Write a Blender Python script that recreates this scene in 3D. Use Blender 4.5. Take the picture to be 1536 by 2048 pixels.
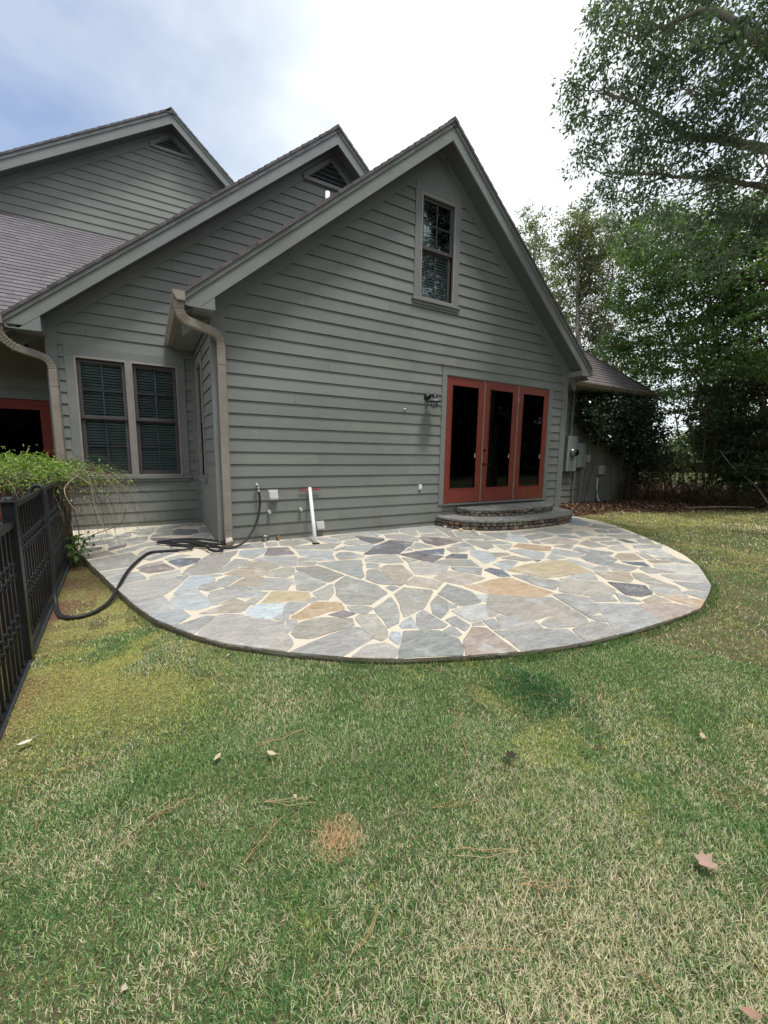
import bpy, math, random
import numpy as np
from mathutils import Vector, Matrix
for o in list(bpy.data.objects): bpy.data.objects.remove(o)
S = bpy.context.scene
COL = S.collection
R = math.radians
rnd = random.Random(7)
rs = np.random.RandomState(11)

# ------------------------------------------------------------------ camera
CAM = Vector((-0.85861, -5.80286, 1.25574))
yaw, pit, rol, FPX = R(30.2014), R(-8.0944), R(0.8672), 810.76
fw = Vector((math.sin(yaw)*math.cos(pit), math.cos(yaw)*math.cos(pit), math.sin(pit)))
rt = Vector((math.cos(yaw), -math.sin(yaw), 0)); up = rt.cross(fw)
rt2 = rt*math.cos(rol)+up*math.sin(rol); up2 = -rt*math.sin(rol)+up*math.cos(rol)
cd = bpy.data.cameras.new('camera'); cam = bpy.data.objects.new('camera', cd); COL.objects.link(cam)
m3 = Matrix((rt2, up2, -fw)).transposed()
cam.matrix_world = Matrix.Translation(CAM) @ m3.to_4x4()
cd.sensor_fit = 'VERTICAL'; cd.sensor_height = 36.0; cd.lens = FPX*36/2048
cd.clip_start = 0.02; cd.clip_end = 2000
S.camera = cam

# ------------------------------------------------------------------ world
SUN_EL, SUN_AZ = R(71), R(165)      # azimuth clockwise from +Y: high behind the camera, veiled by cloud
w = bpy.data.worlds.new('World'); S.world = w; w.use_nodes = True
nt = w.node_tree; N = nt.nodes; Lk = nt.links
for n in list(N): N.remove(n)
out = N.new('ShaderNodeOutputWorld'); bg = N.new('ShaderNodeBackground'); bg.inputs['Strength'].default_value = 0.108
sky = N.new('ShaderNodeTexSky'); sky.sky_type = 'NISHITA'; sky.sun_disc = False
sky.sun_elevation = SUN_EL; sky.sun_rotation = SUN_AZ; sky.dust_density = 1.5
tc = N.new('ShaderNodeTexCoord')
mp = N.new('ShaderNodeMapping'); mp.inputs['Scale'].default_value = (1, 1, 1.6)
nz = N.new('ShaderNodeTexNoise'); nz.inputs['Scale'].default_value = 2.3; nz.inputs['Detail'].default_value = 5; nz.inputs['Roughness'].default_value = .5
Lk.new(tc.outputs['Generated'], mp.inputs['Vector']); Lk.new(mp.outputs[0], nz.inputs['Vector'])
# thinner cloud (bluer sky) to the north-west, thick bright cloud elsewhere
vd = N.new('ShaderNodeVectorMath'); vd.operation = 'DOT_PRODUCT'; vd.inputs[1].default_value = (-0.22, 0.80, 0.56)
Lk.new(tc.outputs['Generated'], vd.inputs[0])
r1 = N.new('ShaderNodeMapRange'); r1.interpolation_type = 'SMOOTHSTEP'
r1.inputs[1].default_value = 0.86; r1.inputs[2].default_value = 1.0; r1.inputs[3].default_value = 0.0; r1.inputs[4].default_value = 0.6
Lk.new(vd.outputs['Value'], r1.inputs[0])
r2 = N.new('ShaderNodeMapRange'); r2.inputs[1].default_value = 0.42; r2.inputs[2].default_value = 0.68; r2.inputs[3].default_value = 0.0; r2.inputs[4].default_value = 0.42
Lk.new(nz.outputs[0], r2.inputs[0])
ad = N.new('ShaderNodeMath'); ad.operation = 'ADD'; ad.use_clamp = True
Lk.new(r1.outputs[0], ad.inputs[0]); Lk.new(r2.outputs[0], ad.inputs[1])
mx = N.new('ShaderNodeMixRGB'); mx.inputs[1].default_value = (8.3, 8.7, 8.8, 1)
sc = N.new('ShaderNodeMixRGB'); sc.blend_type = 'MULTIPLY'; sc.inputs[0].default_value = 1; sc.inputs[2].default_value = (1.0, 1.2, 1.4, 1)
Lk.new(sky.outputs[0], sc.inputs[1])
Lk.new(sc.outputs[0], mx.inputs[2]); Lk.new(ad.outputs[0], mx.inputs[0]); Lk.new(mx.outputs[0], bg.inputs['Color']); Lk.new(bg.outputs[0], out.inputs['Surface'])
# ------------------------------------------------------------------ sun
sl = bpy.data.lights.new('sun', 'SUN'); sl.energy = 2.7; sl.angle = R(14); sl.color = (1, .96, .9)
so = bpy.data.objects.new('sun', sl); COL.objects.link(so)
sd = Vector((math.sin(SUN_AZ)*math.cos(SUN_EL), math.cos(SUN_AZ)*math.cos(SUN_EL), math.sin(SUN_EL)))
so.rotation_euler = sd.to_track_quat('Z', 'Y').to_euler(); so.location = (0, -3, 15)
S.view_settings.view_transform = 'Standard'; S.view_settings.look = 'None'
S.view_settings.exposure = 0.36; S.view_settings.gamma = 1.0
S.render.engine = 'CYCLES'
S.cycles.max_bounces = 6; S.cycles.transparent_max_bounces = 16

# ------------------------------------------------------------------ materials
def mat(name):
    m = bpy.data.materials.new(name); m.use_nodes = True
    t = m.node_tree; b = t.nodes['Principled BSDF']; return m, t, b
def noise(t, scale, detail=4, vec=None, rough=.55, sc3=None):
    n = t.nodes.new('ShaderNodeTexNoise'); n.inputs['Scale'].default_value = scale; n.inputs['Detail'].default_value = detail
    n.inputs['Roughness'].default_value = rough
    if vec is None:
        g = t.nodes.new('ShaderNodeNewGeometry'); vec = g.outputs['Position']
    if sc3:
        mm = t.nodes.new('ShaderNodeMapping'); mm.inputs['Scale'].default_value = sc3; t.links.new(vec, mm.inputs[0]); vec = mm.outputs[0]
    t.links.new(vec, n.inputs['Vector']); return n.outputs[0]
def rng(t, val, a, b, c=0., d=1.):
    r = t.nodes.new('ShaderNodeMapRange'); r.inputs[1].default_value = a; r.inputs[2].default_value = b; r.inputs[3].default_value = c; r.inputs[4].default_value = d
    t.links.new(val, r.inputs[0]); return r.outputs[0]
def mix(t, fac, a, b, mode='MIX'):
    m = t.nodes.new('ShaderNodeMixRGB'); m.blend_type = mode
    for i, v in enumerate((fac, a, b)):
        if hasattr(v, 'links') or hasattr(v, 'is_linked'): t.links.new(v, m.inputs[i])
        else: m.inputs[i].default_value = v if i == 0 else (*v, 1)
    return m.outputs[0]
def bump(t, b, h, strength=.3, dist=.01):
    n = t.nodes.new('ShaderNodeBump'); n.inputs['Strength'].default_value = strength; n.inputs['Distance'].default_value = dist
    t.links.new(h, n.inputs['Height']); t.links.new(n.outputs[0], b.inputs['Normal'])
def attr(t, name='Col'):
    a = t.nodes.new('ShaderNodeAttribute'); a.attribute_name = name; return a.outputs['Color']
def simple(name, c, rough=.5, metal=0., var=.12, vs=6., bs=0., bd=.003, bscale=60, spec=.5):
    m, t, b = mat(name)
    n = noise(t, vs)
    c1 = tuple(v*(1-var) for v in c); c2 = tuple(min(1, v*(1+var)) for v in c)
    t.links.new(mix(t, rng(t, n, .3, .7), c1, c2), b.inputs['Base Color'])
    b.inputs['Roughness'].default_value = rough; b.inputs['Metallic'].default_value = metal
    b.inputs['Specular IOR Level'].default_value = spec
    if bs: bump(t, b, noise(t, bscale), bs, bd)
    return m
def paint(name, c, grain=(1, 1, 14), bs=.35, boards=False):
    m, t, b = mat(name)
    n1 = noise(t, 1.1, 3); n2 = noise(t, 5, 5, sc3=(1, 1, 3))
    col = mix(t, rng(t, n1, .3, .7), tuple(v*.9 for v in c), tuple(v*1.08 for v in c))
    col = mix(t, rng(t, n2, .48, .75, 0, .25), col, tuple(v*1.25+.01 for v in c))
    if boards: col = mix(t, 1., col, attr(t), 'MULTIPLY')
    # splash dirt and faint algae low on the wall
    g = t.nodes.new('ShaderNodeNewGeometry'); sx = t.nodes.new('ShaderNodeSeparateXYZ'); t.links.new(g.outputs['Position'], sx.inputs[0])
    low = rng(t, sx.outputs['Z'], 0.0, .45, 1, 0)
    dm = t.nodes.new('ShaderNodeMath'); dm.operation = 'MULTIPLY'; t.links.new(low, dm.inputs[0]); t.links.new(rng(t, noise(t, 3.5, 5), .45, .7, 0, .55), dm.inputs[1])
    col = mix(t, dm.outputs[0], col, (.12, .115, .07))
    t.links.new(col, b.inputs['Base Color']); b.inputs['Roughness'].default_value = .55; b.inputs['Specular IOR Level'].default_value = .35
    bump(t, b, noise(t, 14, 6, sc3=grain), bs, .004)
    return m
M = {}
M['siding'] = paint('siding_paint', (.188, .198, .184), boards=True)
M['trim'] = paint('trim_paint', (.188, .203, .197), (4, 4, 4), .15)
M['soffit'] = paint('soffit_shade_paint', (.10, .112, .12), (4, 4, 4), .1)  # darker than the trim: shade under the eaves put into the colour
M['tan'] = simple('tan_aluminium', (.27, .235, .20), .45, .1, .18, 5, .1)
M['frame_tan'] = simple('bronze_tan_frame', (.29, .265, .245), .45, .1)
M['sash'] = simple('sash_brown', (.07, .062, .064), .5)
M['muntin'] = simple('muntin_grey', (.032, .036, .04), .5)
M['blind'] = simple('blind_slats', (.40, .44, .43), .6)
M['dark'] = simple('dark_interior', (.012, .012, .013), .8)
M['roomwall'] = simple('room_wall', (.05, .05, .05), .8)
M['red'] = simple('brick_red_paint', (.195, .038, .025), .42, 0, .1, 4, .12, .002, 90)
M['reddark'] = simple('red_paint', (.20, .024, .017), .42, 0, .1, 4)
M['white'] = simple('white_plastic', (.75, .77, .78), .35, 0, .05)
M['grey_plastic'] = simple('grey_plastic', (.42, .42, .40), .45, 0, .12, 20)
M['meter'] = simple('meter_box_paint', (.25, .28, .29), .5, .2, .12, 8)
M['black'] = simple('black_metal', (.014, .016, .02), .38, .3, .2, 9, .1, .001, 120)
M['steel'] = simple('steel', (.45, .45, .44), .35, .9, .1)
M['brass'] = simple('brass', (.45, .25, .1), .4, .9, .2)
M['bronze'] = simple('oiled_bronze', (.05, .03, .022), .35, .8, .2)
M['rubber'] = simple('rubber', (.012, .012, .014), .55, 0, .3, 12, .3, .002, 200)
M['lampshade'] = simple('lamp_shade_metal', (.12, .115, .14), .35, .5)
M['hole'] = simple('drain_hole', (.004, .004, .004), .9)
M['redmetal'] = simple('red_handle', (.35, .04, .05), .4)
def glassmat(name, tint=(.9, .95, .95), fac=1.0):
    m, t, b = mat(name); t.nodes.remove(b)
    o = t.nodes['Material Output']; tr = t.nodes.new('ShaderNodeBsdfTransparent'); tr.inputs[0].default_value = (*tint, 1)
    gl = t.nodes.new('ShaderNodeBsdfGlossy'); gl.inputs['Roughness'].default_value = .03; gl.inputs['Color'].default_value = (.8, .85, .9, 1)
    fr = t.nodes.new('ShaderNodeFresnel'); fr.inputs['IOR'].default_value = 1.45
    bn = t.nodes.new('ShaderNodeBump'); bn.inputs['Strength'].default_value = .08; bn.inputs['Distance'].default_value = .02
    t.links.new(noise(t, 1.7, 1), bn.inputs['Height']); t.links.new(bn.outputs[0], gl.inputs['Normal']); 
    ms = t.nodes.new('ShaderNodeMixShader'); t.links.new(fr.outputs[0], ms.inputs[0]); t.links.new(tr.outputs[0], ms.inputs[1]); t.links.new(gl.outputs[0], ms.inputs[2])
    t.links.new(ms.outputs[0], o.inputs['Surface']); return m
M['glass'] = glassmat('window_glass', (.90, .94, .95)); M['doorglass'] = glassmat('door_glass', (.25, .28, .3)); M['clear'] = glassmat('clear_glass', (.95, .95, .95))
# shingles: UV holds metres along the eave / up the slope
def shingle(name, c1, c2, c3):
    m, t, b = mat(name)
    uv = t.nodes.new('ShaderNodeUVMap')
    br = t.nodes.new('ShaderNodeTexBrick'); br.offset = .37; br.inputs['Scale'].default_value = 1
    br.inputs['Brick Width'].default_value = .17; br.inputs['Row Height'].default_value = .14; br.inputs['Mortar Size'].default_value = .004
    br.inputs['Color1'].default_value = (*c1, 1); br.inputs['Color2'].default_value = (*c2, 1); br.inputs['Mortar'].default_value = (*[v*.5 for v in c1], 1)
    t.links.new(uv.outputs[0], br.inputs['Vector'])
    n = noise(t, 1.4, 4); col = mix(t, rng(t, n, .4, .7, 0, .6), br.outputs['Color'], c3)
    col = mix(t, rng(t, noise(t, 260, 2), .4, .6, 0, .35), col, tuple(v*1.8 for v in c2))
    t.links.new(col, b.inputs['Base Color']); b.inputs['Roughness'].default_value = .9
    bump(t, b, noise(t, 300, 2), .5, .004); return m
M['shingle'] = shingle('asphalt_shingles', (.075, .066, .07), (.125, .108, .11), (.10, .085, .085))
M['shinglelight'] = shingle('sky_lit_shingles', (.08, .075, .082), (.135, .125, .135), (.105, .098, .105))  # lighter, bluer shingle copy: sky reflection put into the colour
def vcolmat(name, rough=.8, kind='plain', trans=.0, spec=.3):
    m, t, b = mat(name); c = attr(t)
    if kind == 'stone':
        n = noise(t, 5.5, 10, rough=.7, sc3=(1, 2.4, 1)); n2 = noise(t, 34, 6)
        c = mix(t, rng(t, n, .3, .72), mix(t, 1., c, (.70, .70, .71), 'MULTIPLY'), mix(t, 1., c, (1.36, 1.33, 1.27), 'MULTIPLY'))
        c = mix(t, rng(t, noise(t, 2.6, 6, rough=.7, sc3=(1.6, 1, 1)), .54, .68, 0, .5), c, (.56, .58, .58))
        c = mix(t, rng(t, noise(t, 1.7, 5, rough=.65), .54, .72, 0, .5), c, (.40, .30, .20))
        c = mix(t, rng(t, n2, .50, .68, 0, .42), c, (.15, .15, .15))
        c = mix(t, rng(t, noise(t, 13, 8, rough=.75, sc3=(1, 2.6, 1)), .46, .66, 0, .38), c, (.50, .49, .46))
        bump(t, b, noise(t, 16, 10, rough=.68, sc3=(1, 2, 1)), .9, .012)
    elif kind == 'mortar':
        c = mix(t, rng(t, noise(t, 120, 3), .35, .65, 0, .5), c, (.36, .29, .22)); 
        c = mix(t, rng(t, noise(t, 1.6, 4), .45, .7, 0, .4), c, (.42, .40, .37)); bump(t, b, noise(t, 150, 3), .5, .006)
    elif kind == 'rock':
        c = mix(t, rng(t, noise(t, 22, 6), .35, .7), mix(t, 1., c, (.6, .6, .6), 'MULTIPLY'), mix(t, 1., c, (1.4, 1.35, 1.25), 'MULTIPLY')); bump(t, b, noise(t, 60, 5), .5, .006)
    elif kind == 'ground':
        c = mix(t, rng(t, noise(t, 45, 6), .3, .7), mix(t, 1., c, (.55, .55, .5), 'MULTIPLY'), mix(t, 1., c, (1.4, 1.35, 1.25), 'MULTIPLY')); bump(t, b, noise(t, 60, 5), .8, .02)
    elif kind == 'bark':
        c = mix(t, rng(t, noise(t, 9, 6, sc3=(1, 1, .25)), .35, .7), mix(t, 1., c, (.6, .6, .6), 'MULTIPLY'), mix(t, 1., c, (1.5, 1.45, 1.4), 'MULTIPLY')); bump(t, b, noise(t, 30, 5, sc3=(1, 1, .3)), .7, .02)
    t.links.new(c, b.inputs['Base Color']); b.inputs['Roughness'].default_value = rough; b.inputs['Specular IOR Level'].default_value = spec
    if trans:
        o = t.nodes['Material Output']; tl = t.nodes.new('ShaderNodeBsdfTranslucent'); t.links.new(mix(t, 1., c, (1.3, 1.5, .6), 'MULTIPLY'), tl.inputs[0])
        ms = t.nodes.new('ShaderNodeMixShader'); ms.inputs[0].default_value = trans; t.links.new(b.outputs[0], ms.inputs[1]); t.links.new(tl.outputs[0], ms.inputs[2]); t.links.new(ms.outputs[0], o.inputs['Surface'])
    return m
M['stone'] = vcolmat('flagstone', .62, 'stone', spec=.4); M['mortar'] = vcolmat('mortar', .9, 'mortar'); M['rock'] = vcolmat('stacked_stone', .75, 'rock')
M['ground'] = vcolmat('soil', .95, 'ground', spec=.1); M['bark'] = vcolmat('bark', .9, 'bark', spec=.1)
M['leaf'] = vcolmat('leaf', .5, 'plain', .35, .4); M['gloss_leaf'] = vcolmat('glossy_leaf', .32, 'plain', .15, .6)
M['grass'] = vcolmat('grass_blade', .6, 'plain', .3, .25); M['litter'] = vcolmat('dry_leaf', .8, 'plain', .1, .2)

# ------------------------------------------------------------------ object helpers
OFF = {}
def place(o, parent):
    COL.objects.link(o)
    if parent is not None:
        o.parent = parent; o.matrix_parent_inverse = Matrix.Translation(-OFF.get(parent.name, Vector((0, 0, 0))))
    return o
def tag(o, label=None, cat=None, group=None, kind=None):
    if label: o['label'] = label
    if cat: o['category'] = cat
    if group: o['group'] = group
    if kind: o['kind'] = kind
    return o
def thing(name, label, cat, loc=(0, 0, 0), group=None):
    o = bpy.data.objects.new(name, None); o.empty_display_size = .2; o.location = loc; COL.objects.link(o); OFF[o.name] = Vector(loc)
    return tag(o, label, cat, group)
class MB:
    def __init__(s): s.v = []; s.f = []; s.c = []; s.m = []; s.uv = None
    def add(s, vs, fs, col=None, mi=0):
        b = len(s.v); s.v += [tuple(v) for v in vs]
        for f in fs: s.f.append([b+i for i in f]); s.c.append(col); s.m.append(mi)
        return s
    def box(s, a, b, col=None, mi=0):
        x0, y0, z0 = [min(a[i], b[i]) for i in range(3)]; x1, y1, z1 = [max(a[i], b[i]) for i in range(3)]
        return s.add([(x0,y0,z0),(x1,y0,z0),(x1,y1,z0),(x0,y1,z0),(x0,y0,z1),(x1,y0,z1),(x1,y1,z1),(x0,y1,z1)],
                     [(3,2,1,0),(4,5,6,7),(0,1,5,4),(1,2,6,5),(2,3,7,6),(3,0,4,7)], col, mi)
    def prism(s, poly, ext, col=None, mi=0):
        n = len(poly); e = Vector(ext); P = [Vector(p) for p in poly]
        return s.add(P+[p+e for p in P], [list(range(n))[::-1], [n+i for i in range(n)]]+[(i, (i+1) % n, n+(i+1) % n, n+i) for i in range(n)], col, mi)
    def tube(s, pts, rad, k=8, col=None, caps=True, mi=0):
        P = [Vector(p) for p in pts]; n = len(P)
        rad = rad if hasattr(rad, '__len__') else [rad]*n
        vs = []; prev = None
        for i, p in enumerate(P):
            d = (P[min(i+1, n-1)]-P[max(i-1, 0)]); d = d.normalized() if d.length > 1e-9 else Vector((0, 0, 1))
            if prev is None: a = d.orthogonal().normalized()
            else: a = (prev-d*prev.dot(d)); a = a.normalized() if a.length > 1e-6 else d.orthogonal().normalized()
            prev = a; b = d.cross(a)
            vs += [p+(a*math.cos(2*math.pi*j/k)+b*math.sin(2*math.pi*j/k))*rad[i] for j in range(k)]
        fs = [(i*k+j, i*k+(j+1) % k, (i+1)*k+(j+1) % k, (i+1)*k+j) for i in range(n-1) for j in range(k)]
        if caps: fs += [tuple(range(k))[::-1], tuple((n-1)*k+j for j in range(k))]
        return s.add(vs, fs, col, mi)
    def lathe(s, prof, c, axis=(0, 0, 1), k=20, col=None, mi=0):
        ax = Vector(axis).normalized(); a = ax.orthogonal().normalized(); b = ax.cross(a); c = Vector(c); vs = []
        for r, h in prof: vs += [c+ax*h+(a*math.cos(2*math.pi*j/k)+b*math.sin(2*math.pi*j/k))*r for j in range(k)]
        n = len(prof)
        return s.add(vs, [(i*k+j, i*k+(j+1) % k, (i+1)*k+(j+1) % k, (i+1)*k+j) for i in range(n-1) for j in range(k)], col, mi)
    def build(s, name, material, parent=None, smooth=False, bevel=0):
        me = bpy.data.meshes.new(name); me.from_pydata(s.v, [], s.f)
        for m in (material if isinstance(material, (list, tuple)) else [material]): me.materials.append(m)
        if any(s.m): me.polygons.foreach_set('material_index', s.m)
        if any(c is not None for c in s.c):
            at = me.color_attributes.new('Col', 'FLOAT_COLOR', 'CORNER'); arr = []
            for f, c in zip(s.f, s.c): arr += list((*(c or (.3, .3, .3)), 1))*len(f)
            at.data.foreach_set('color', arr)
        if s.uv:
            l = me.uv_layers.new(name='UVMap'); arr = []
            for f in s.uv:
                for q in f: arr += list(q)
            l.data.foreach_set('uv', arr)
        if smooth: me.polygons.foreach_set('use_smooth', [True]*len(s.f))
        me.update()
        o = bpy.data.objects.new(name, me); place(o, parent)
        if bevel:
            b = o.modifiers.new('bevel', 'BEVEL'); b.width = bevel; b.segments = 2; b.limit_method = 'ANGLE'
        return o
def np_mesh(name, V, F, C, material, parent=None, smooth=False):
    """V (n,3); F (m,k); C (m,3) per face"""
    me = bpy.data.meshes.new(name); n, (m, k) = len(V), F.shape
    me.vertices.add(n); me.vertices.foreach_set('co', V.astype(np.float32).ravel())
    me.loops.add(m*k); me.loops.foreach_set('vertex_index', F.astype(np.int32).ravel())
    me.polygons.add(m); me.polygons.foreach_set('loop_start', np.arange(0, m*k, k, dtype=np.int32)); me.polygons.foreach_set('loop_total', np.full(m, k, np.int32))
    if smooth: me.polygons.foreach_set('use_smooth', np.ones(m, bool))
    me.update(calc_edges=True); me.materials.append(material)
    at = me.color_attributes.new('Col', 'FLOAT_COLOR', 'CORNER')
    cc = np.ones((m, 4), np.float32); cc[:, :3] = C
    at.data.foreach_set('color', np.repeat(cc, k, axis=0).ravel())
    o = bpy.data.objects.new(name, me); return place(o, parent)
def clip(poly, a, b, c):
    """keep a*u+b*v<=c"""
    o = []
    for i in range(len(poly)):
        p, q = poly[i], poly[(i+1) % len(poly)]; dp = a*p[0]+b*p[1]-c; dq = a*q[0]+b*q[1]-c
        if dp <= 0: o.append(p)
        if (dp < 0 < dq) or (dq < 0 < dp):
            t = dp/(dp-dq); o.append((p[0]+(q[0]-p[0])*t, p[1]+(q[1]-p[1])*t))
    return o
def rect(u0, u1, v0, v1): return [(u0, v0), (u1, v0), (u1, v1), (u0, v1)]
E, Z0 = .17, 5.45
def siding(mb, poly, O, U, Nn, holes=()):
    O, U, Nn = Vector(O), Vector(U), Vector(Nn)
    W = lambda u, z, d: O+U*u+Vector((0, 0, z))+Nn*d
    us = [p[0] for p in poly]; cuts = sorted({min(us), max(us)} | {h[0] for h in holes if min(us) < h[0] < max(us)} | {h[1] for h in holes if min(us) < h[1] < max(us)})
    zmin = min(p[1] for p in poly); zmax = max(p[1] for p in poly)
    k = math.floor(zmin/E-Z0)
    for ua, ub in zip(cuts, cuts[1:]):
        P0 = clip(clip(poly, -1, 0, -ua), 1, 0, ub)
        hz = sorted([(h[2], h[3]) for h in holes if h[0] < (ua+ub)/2 < h[1]])
        iv = []; z = zmin
        for a, b in hz:
            if a > z: iv.append((z, a))
            z = b
        iv.append((z, zmax))
        for n in range(k, k+80):
            za, zb = E*(n+Z0), E*(n+1+Z0)
            if za > zmax: break
            for a, b in iv:
                lo, hi = max(za, a), min(zb, b)
                if hi-lo < .002: continue
                P = clip(clip(P0, 0, -1, -lo), 0, 1, hi)
                if len(P) < 3: continue
                dd = lambda zz: .004+.016*(zb-zz)/E
                # boards of 3.6 m with staggered ends, each a touch different in tone
                off = (n*1.37) % 3.6; js = [ua]+[j for j in [off-3.6+3.6*i for i in range(-3, 8)] if ua+.25 < j < ub-.25]+[ub]
                for ja, jb in zip(js, js[1:]):
                    Pj = clip(clip(P, -1, 0, -(ja+(.0012 if ja != ua else 0))), 1, 0, jb-(.0012 if jb != ub else 0))
                    if len(Pj) < 3: continue
                    tone = rnd.uniform(.93, 1.06); mb.add([W(u, zz, dd(zz)) for u, zz in Pj], [list(range(len(Pj)))], (tone, tone*rnd.uniform(.99, 1.01), tone*rnd.uniform(.985, 1.01)))
                if abs(lo-za) < 1e-6:
                    q = [u for u, zz in P if zz < za+1e-5]
                    if len(q) >= 2:
                        u0, u1 = min(q), max(q); mb.add([W(u0, za, .02), W(u1, za, .02), W(u1, za, .002), W(u0, za, .002)], [(0, 1, 2, 3)], (.33, .32, .32))  # lap undersides coloured dark to draw the shadow lines
def shingles(name, poly, O, U, Vv, material, parent, th=.03, jag=True):
    """poly in (u,v) metres on slope; U along the eave, V up the slope"""
    O, U, Vv = Vector(O), Vector(U), Vector(Vv); Nn = U.cross(Vv)
    if Nn.z < 0: Nn = -Nn
    mb = MB(); mb.uv = []
    def addf(vs, uvs): mb.add(vs, [list(range(len(vs)))]); mb.uv.append(uvs)
    W = lambda u, v, d: O+U*u+Vv*v+Nn*d
    # underlay
    addf([W(u, v, -th) for u, v in poly], [(u, v) for u, v in poly])
    for i in range(len(poly)):
        a, b = poly[i], poly[(i+1) % len(poly)]; addf([W(*a, -th), W(*b, -th), W(*b, 0), W(*a, 0)], [a, b, b, a])
    v0 = min(p[1] for p in poly); v1 = max(p[1] for p in poly); u0 = min(p[0] for p in poly); u1 = max(p[0] for p in poly)
    n = int((v1-v0)/.14)+1
    for i in range(n):
        a, b = v0+i*.14, min(v1, v0+(i+1)*.14)
        P = clip(clip(poly, 0, -1, -a), 0, 1, b)
        if len(P) < 3: continue
        j0, j1 = rnd.uniform(-.002, .008), rnd.uniform(-.002, .008)
        if jag: P = [(u-j0 if u < u0+1e-4 else (u+j1 if u > u1-1e-4 else u), v) for u, v in P]
        d = lambda v: .012-.010*(v-a)/.14
        addf([W(u, v, d(v)) for u, v in P], P)
        q = [u for u, v in P if v < a+1e-5]
        if len(q) > 1:
            q0, q1 = min(q), max(q); addf([W(q0, a, .012), W(q1, a, .012), W(q1, a, 0), W(q0, a, 0)], [(q0, a)]*4)
        for (u, v), (u2, v2) in zip(P, P[1:]+P[:1]):
            if abs(u-u2) < 1e-4 and jag: addf([W(u, v, d(v)), W(u2, v2, d(v2)), W(u2, v2, -th), W(u, v, -th)], [(u, v)]*4)
    return mb.build(name, material, parent)
# ================================================================== HOUSE
H = thing('house', 'grey green lap-sided house with three gables and brick red glass doors', 'house', (3.4, 0, 0))
X, Y, Z = (1, 0, 0), (0, 1, 0), (0, 0, 1); F = (0, -1, 0)
XR, YB, YC, YP, YW = -.055, 2.077, 5.9, 3.5, .95
WR = 6.975
def gable(nm, xl, zl, xr, zr, xe, y0, y1, yw, xw0, xw1, shm, mr=None, zb=2.93, left_ret=True, right_ret=True, eaves=True):
    ml = (zr-zl)/(xr-xl); mr = ml if mr is None else mr; ze = zr-mr*(xe-xr)
    zt = lambda x: zr-(ml*(xr-x) if x < xr else mr*(x-xr))
    for side, xa, za, mm in ((-1, xl, zl, ml), (1, xe, ze, mr)):
        L = math.hypot(xr-xa, zr-za); V = Vector((xr-xa, 0, zr-za))/L
        th = .03
        shingles('roof', rect(0, y1-y0+.03, -.025, L), (xa, y0-.03, za), Y, V, shm, H)
        def band(a, b, ya, yb, clipz=None):
            P = [(xa, za-a), (xr, zr-a), (xr, zr-b), (xa, za-b)]
            if clipz is not None: P = clip(P, 0, -1, -clipz)
            return [(x, ya, z) for x, z in P], (0, yb-ya, 0)
        m = MB(); m.prism(*band(.038, .10, y0-.012, y0+.02)); m.prism(*band(.10, .285, y0+.006, y0+.034, zb if eaves else None)); m.build('rake_board', M['trim'], H)
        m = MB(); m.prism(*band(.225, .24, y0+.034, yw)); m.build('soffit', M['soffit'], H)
        m = MB(); m.prism(*band(.24, .42, yw-.028, yw-.001)); m.prism(*band(.24, .29, yw-.05, yw-.028)); m.build('frieze_board', M['trim'], H)
    return zt, ze
def returns(zt, xl, xw, y0, yw, zb, side):
    # boxed eave return at the foot of the rake
    m = MB(); s = 1 if side < 0 else -1
    fb = lambda x: zt(x)-.285
    xs = xl
    while fb(xs) < zb and abs(xs-xl) < 2: xs += s*.002
    m.prism([(xs, y0+.009, zb), (xw, y0+.009, zb), (xw, y0+.009, fb(xw)+.002)], (0, yw-y0-.012, 0))
    m.build('eave_return', M['trim'], H)
# front wing (A)
ztA, zeA = gable('A', -.39, 3.08, 3.44, 6.27, 7.25, -.35, 12.0, 0., XR, WR, M['shingle'])
returns(ztA, -.39, XR+.004, -.35, 0, 2.93, -1); returns(ztA, 7.25, WR+.01, -.35, 0, 2.93, 1)
m = MB(); m.box((-.375, -.345, 2.93), (-.35, YB-.03, 3.07)); m.box((-.35, -.345, 2.925), (XR-.02, YB-.03, 2.94)); m.build('eave_board', M['trim'], H)
m = MB(); m.box((7.215, -.345, 2.93), (7.24, .54, 3.04)); m.box((WR+.03, -.345, 2.925), (7.215, .9, 2.94)); m.build('eave_board', M['trim'], H)
# middle gable (B)
ztB, zeB = gable('B', -2.43, 3.04, 2.45, 7.07, 3.46, YB-.35, 12.0, YB, -2.03, 3.4, M['shingle'], mr=.833, eaves=True)
returns(ztB, -2.43, -2.03, YB-.35, YB, 2.88, -1)
m = MB(); m.box((-2.415, YB-.345, 2.88), (-2.39, 2.4, 3.02)); m.box((-2.39, YB-.345, 2.875), (-2.06, 3.4, 2.89)); m.build('eave_board', M['trim'], H)
# rear gable (C)
ztC, zeC = gable('C', -6.4, 8.86-.64*6.46, .06, 8.86, 3.9, 5.55, 13, YC, -6, 3.9, M['shinglelight'], mr=.833, eaves=False)
# porch roof below the rear gable
V = Vector((0, .768, .640)); L = (5.9-2.36)/.768
shingles('roof', [(0, 0), (3.55, 0), (3.55+3.54, L), (0, L)], (-5.95, 2.36, 3.05), X, V, M['shinglelight'], H, jag=False)
m = MB(); m.box((-6, 2.34, 2.88), (-2.46, 2.365, 3.03)); m.box((-6, 2.365, 2.875), (-2.46, 3.47, 2.89)); m.build('eave_board', M['trim'], H)
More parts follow.
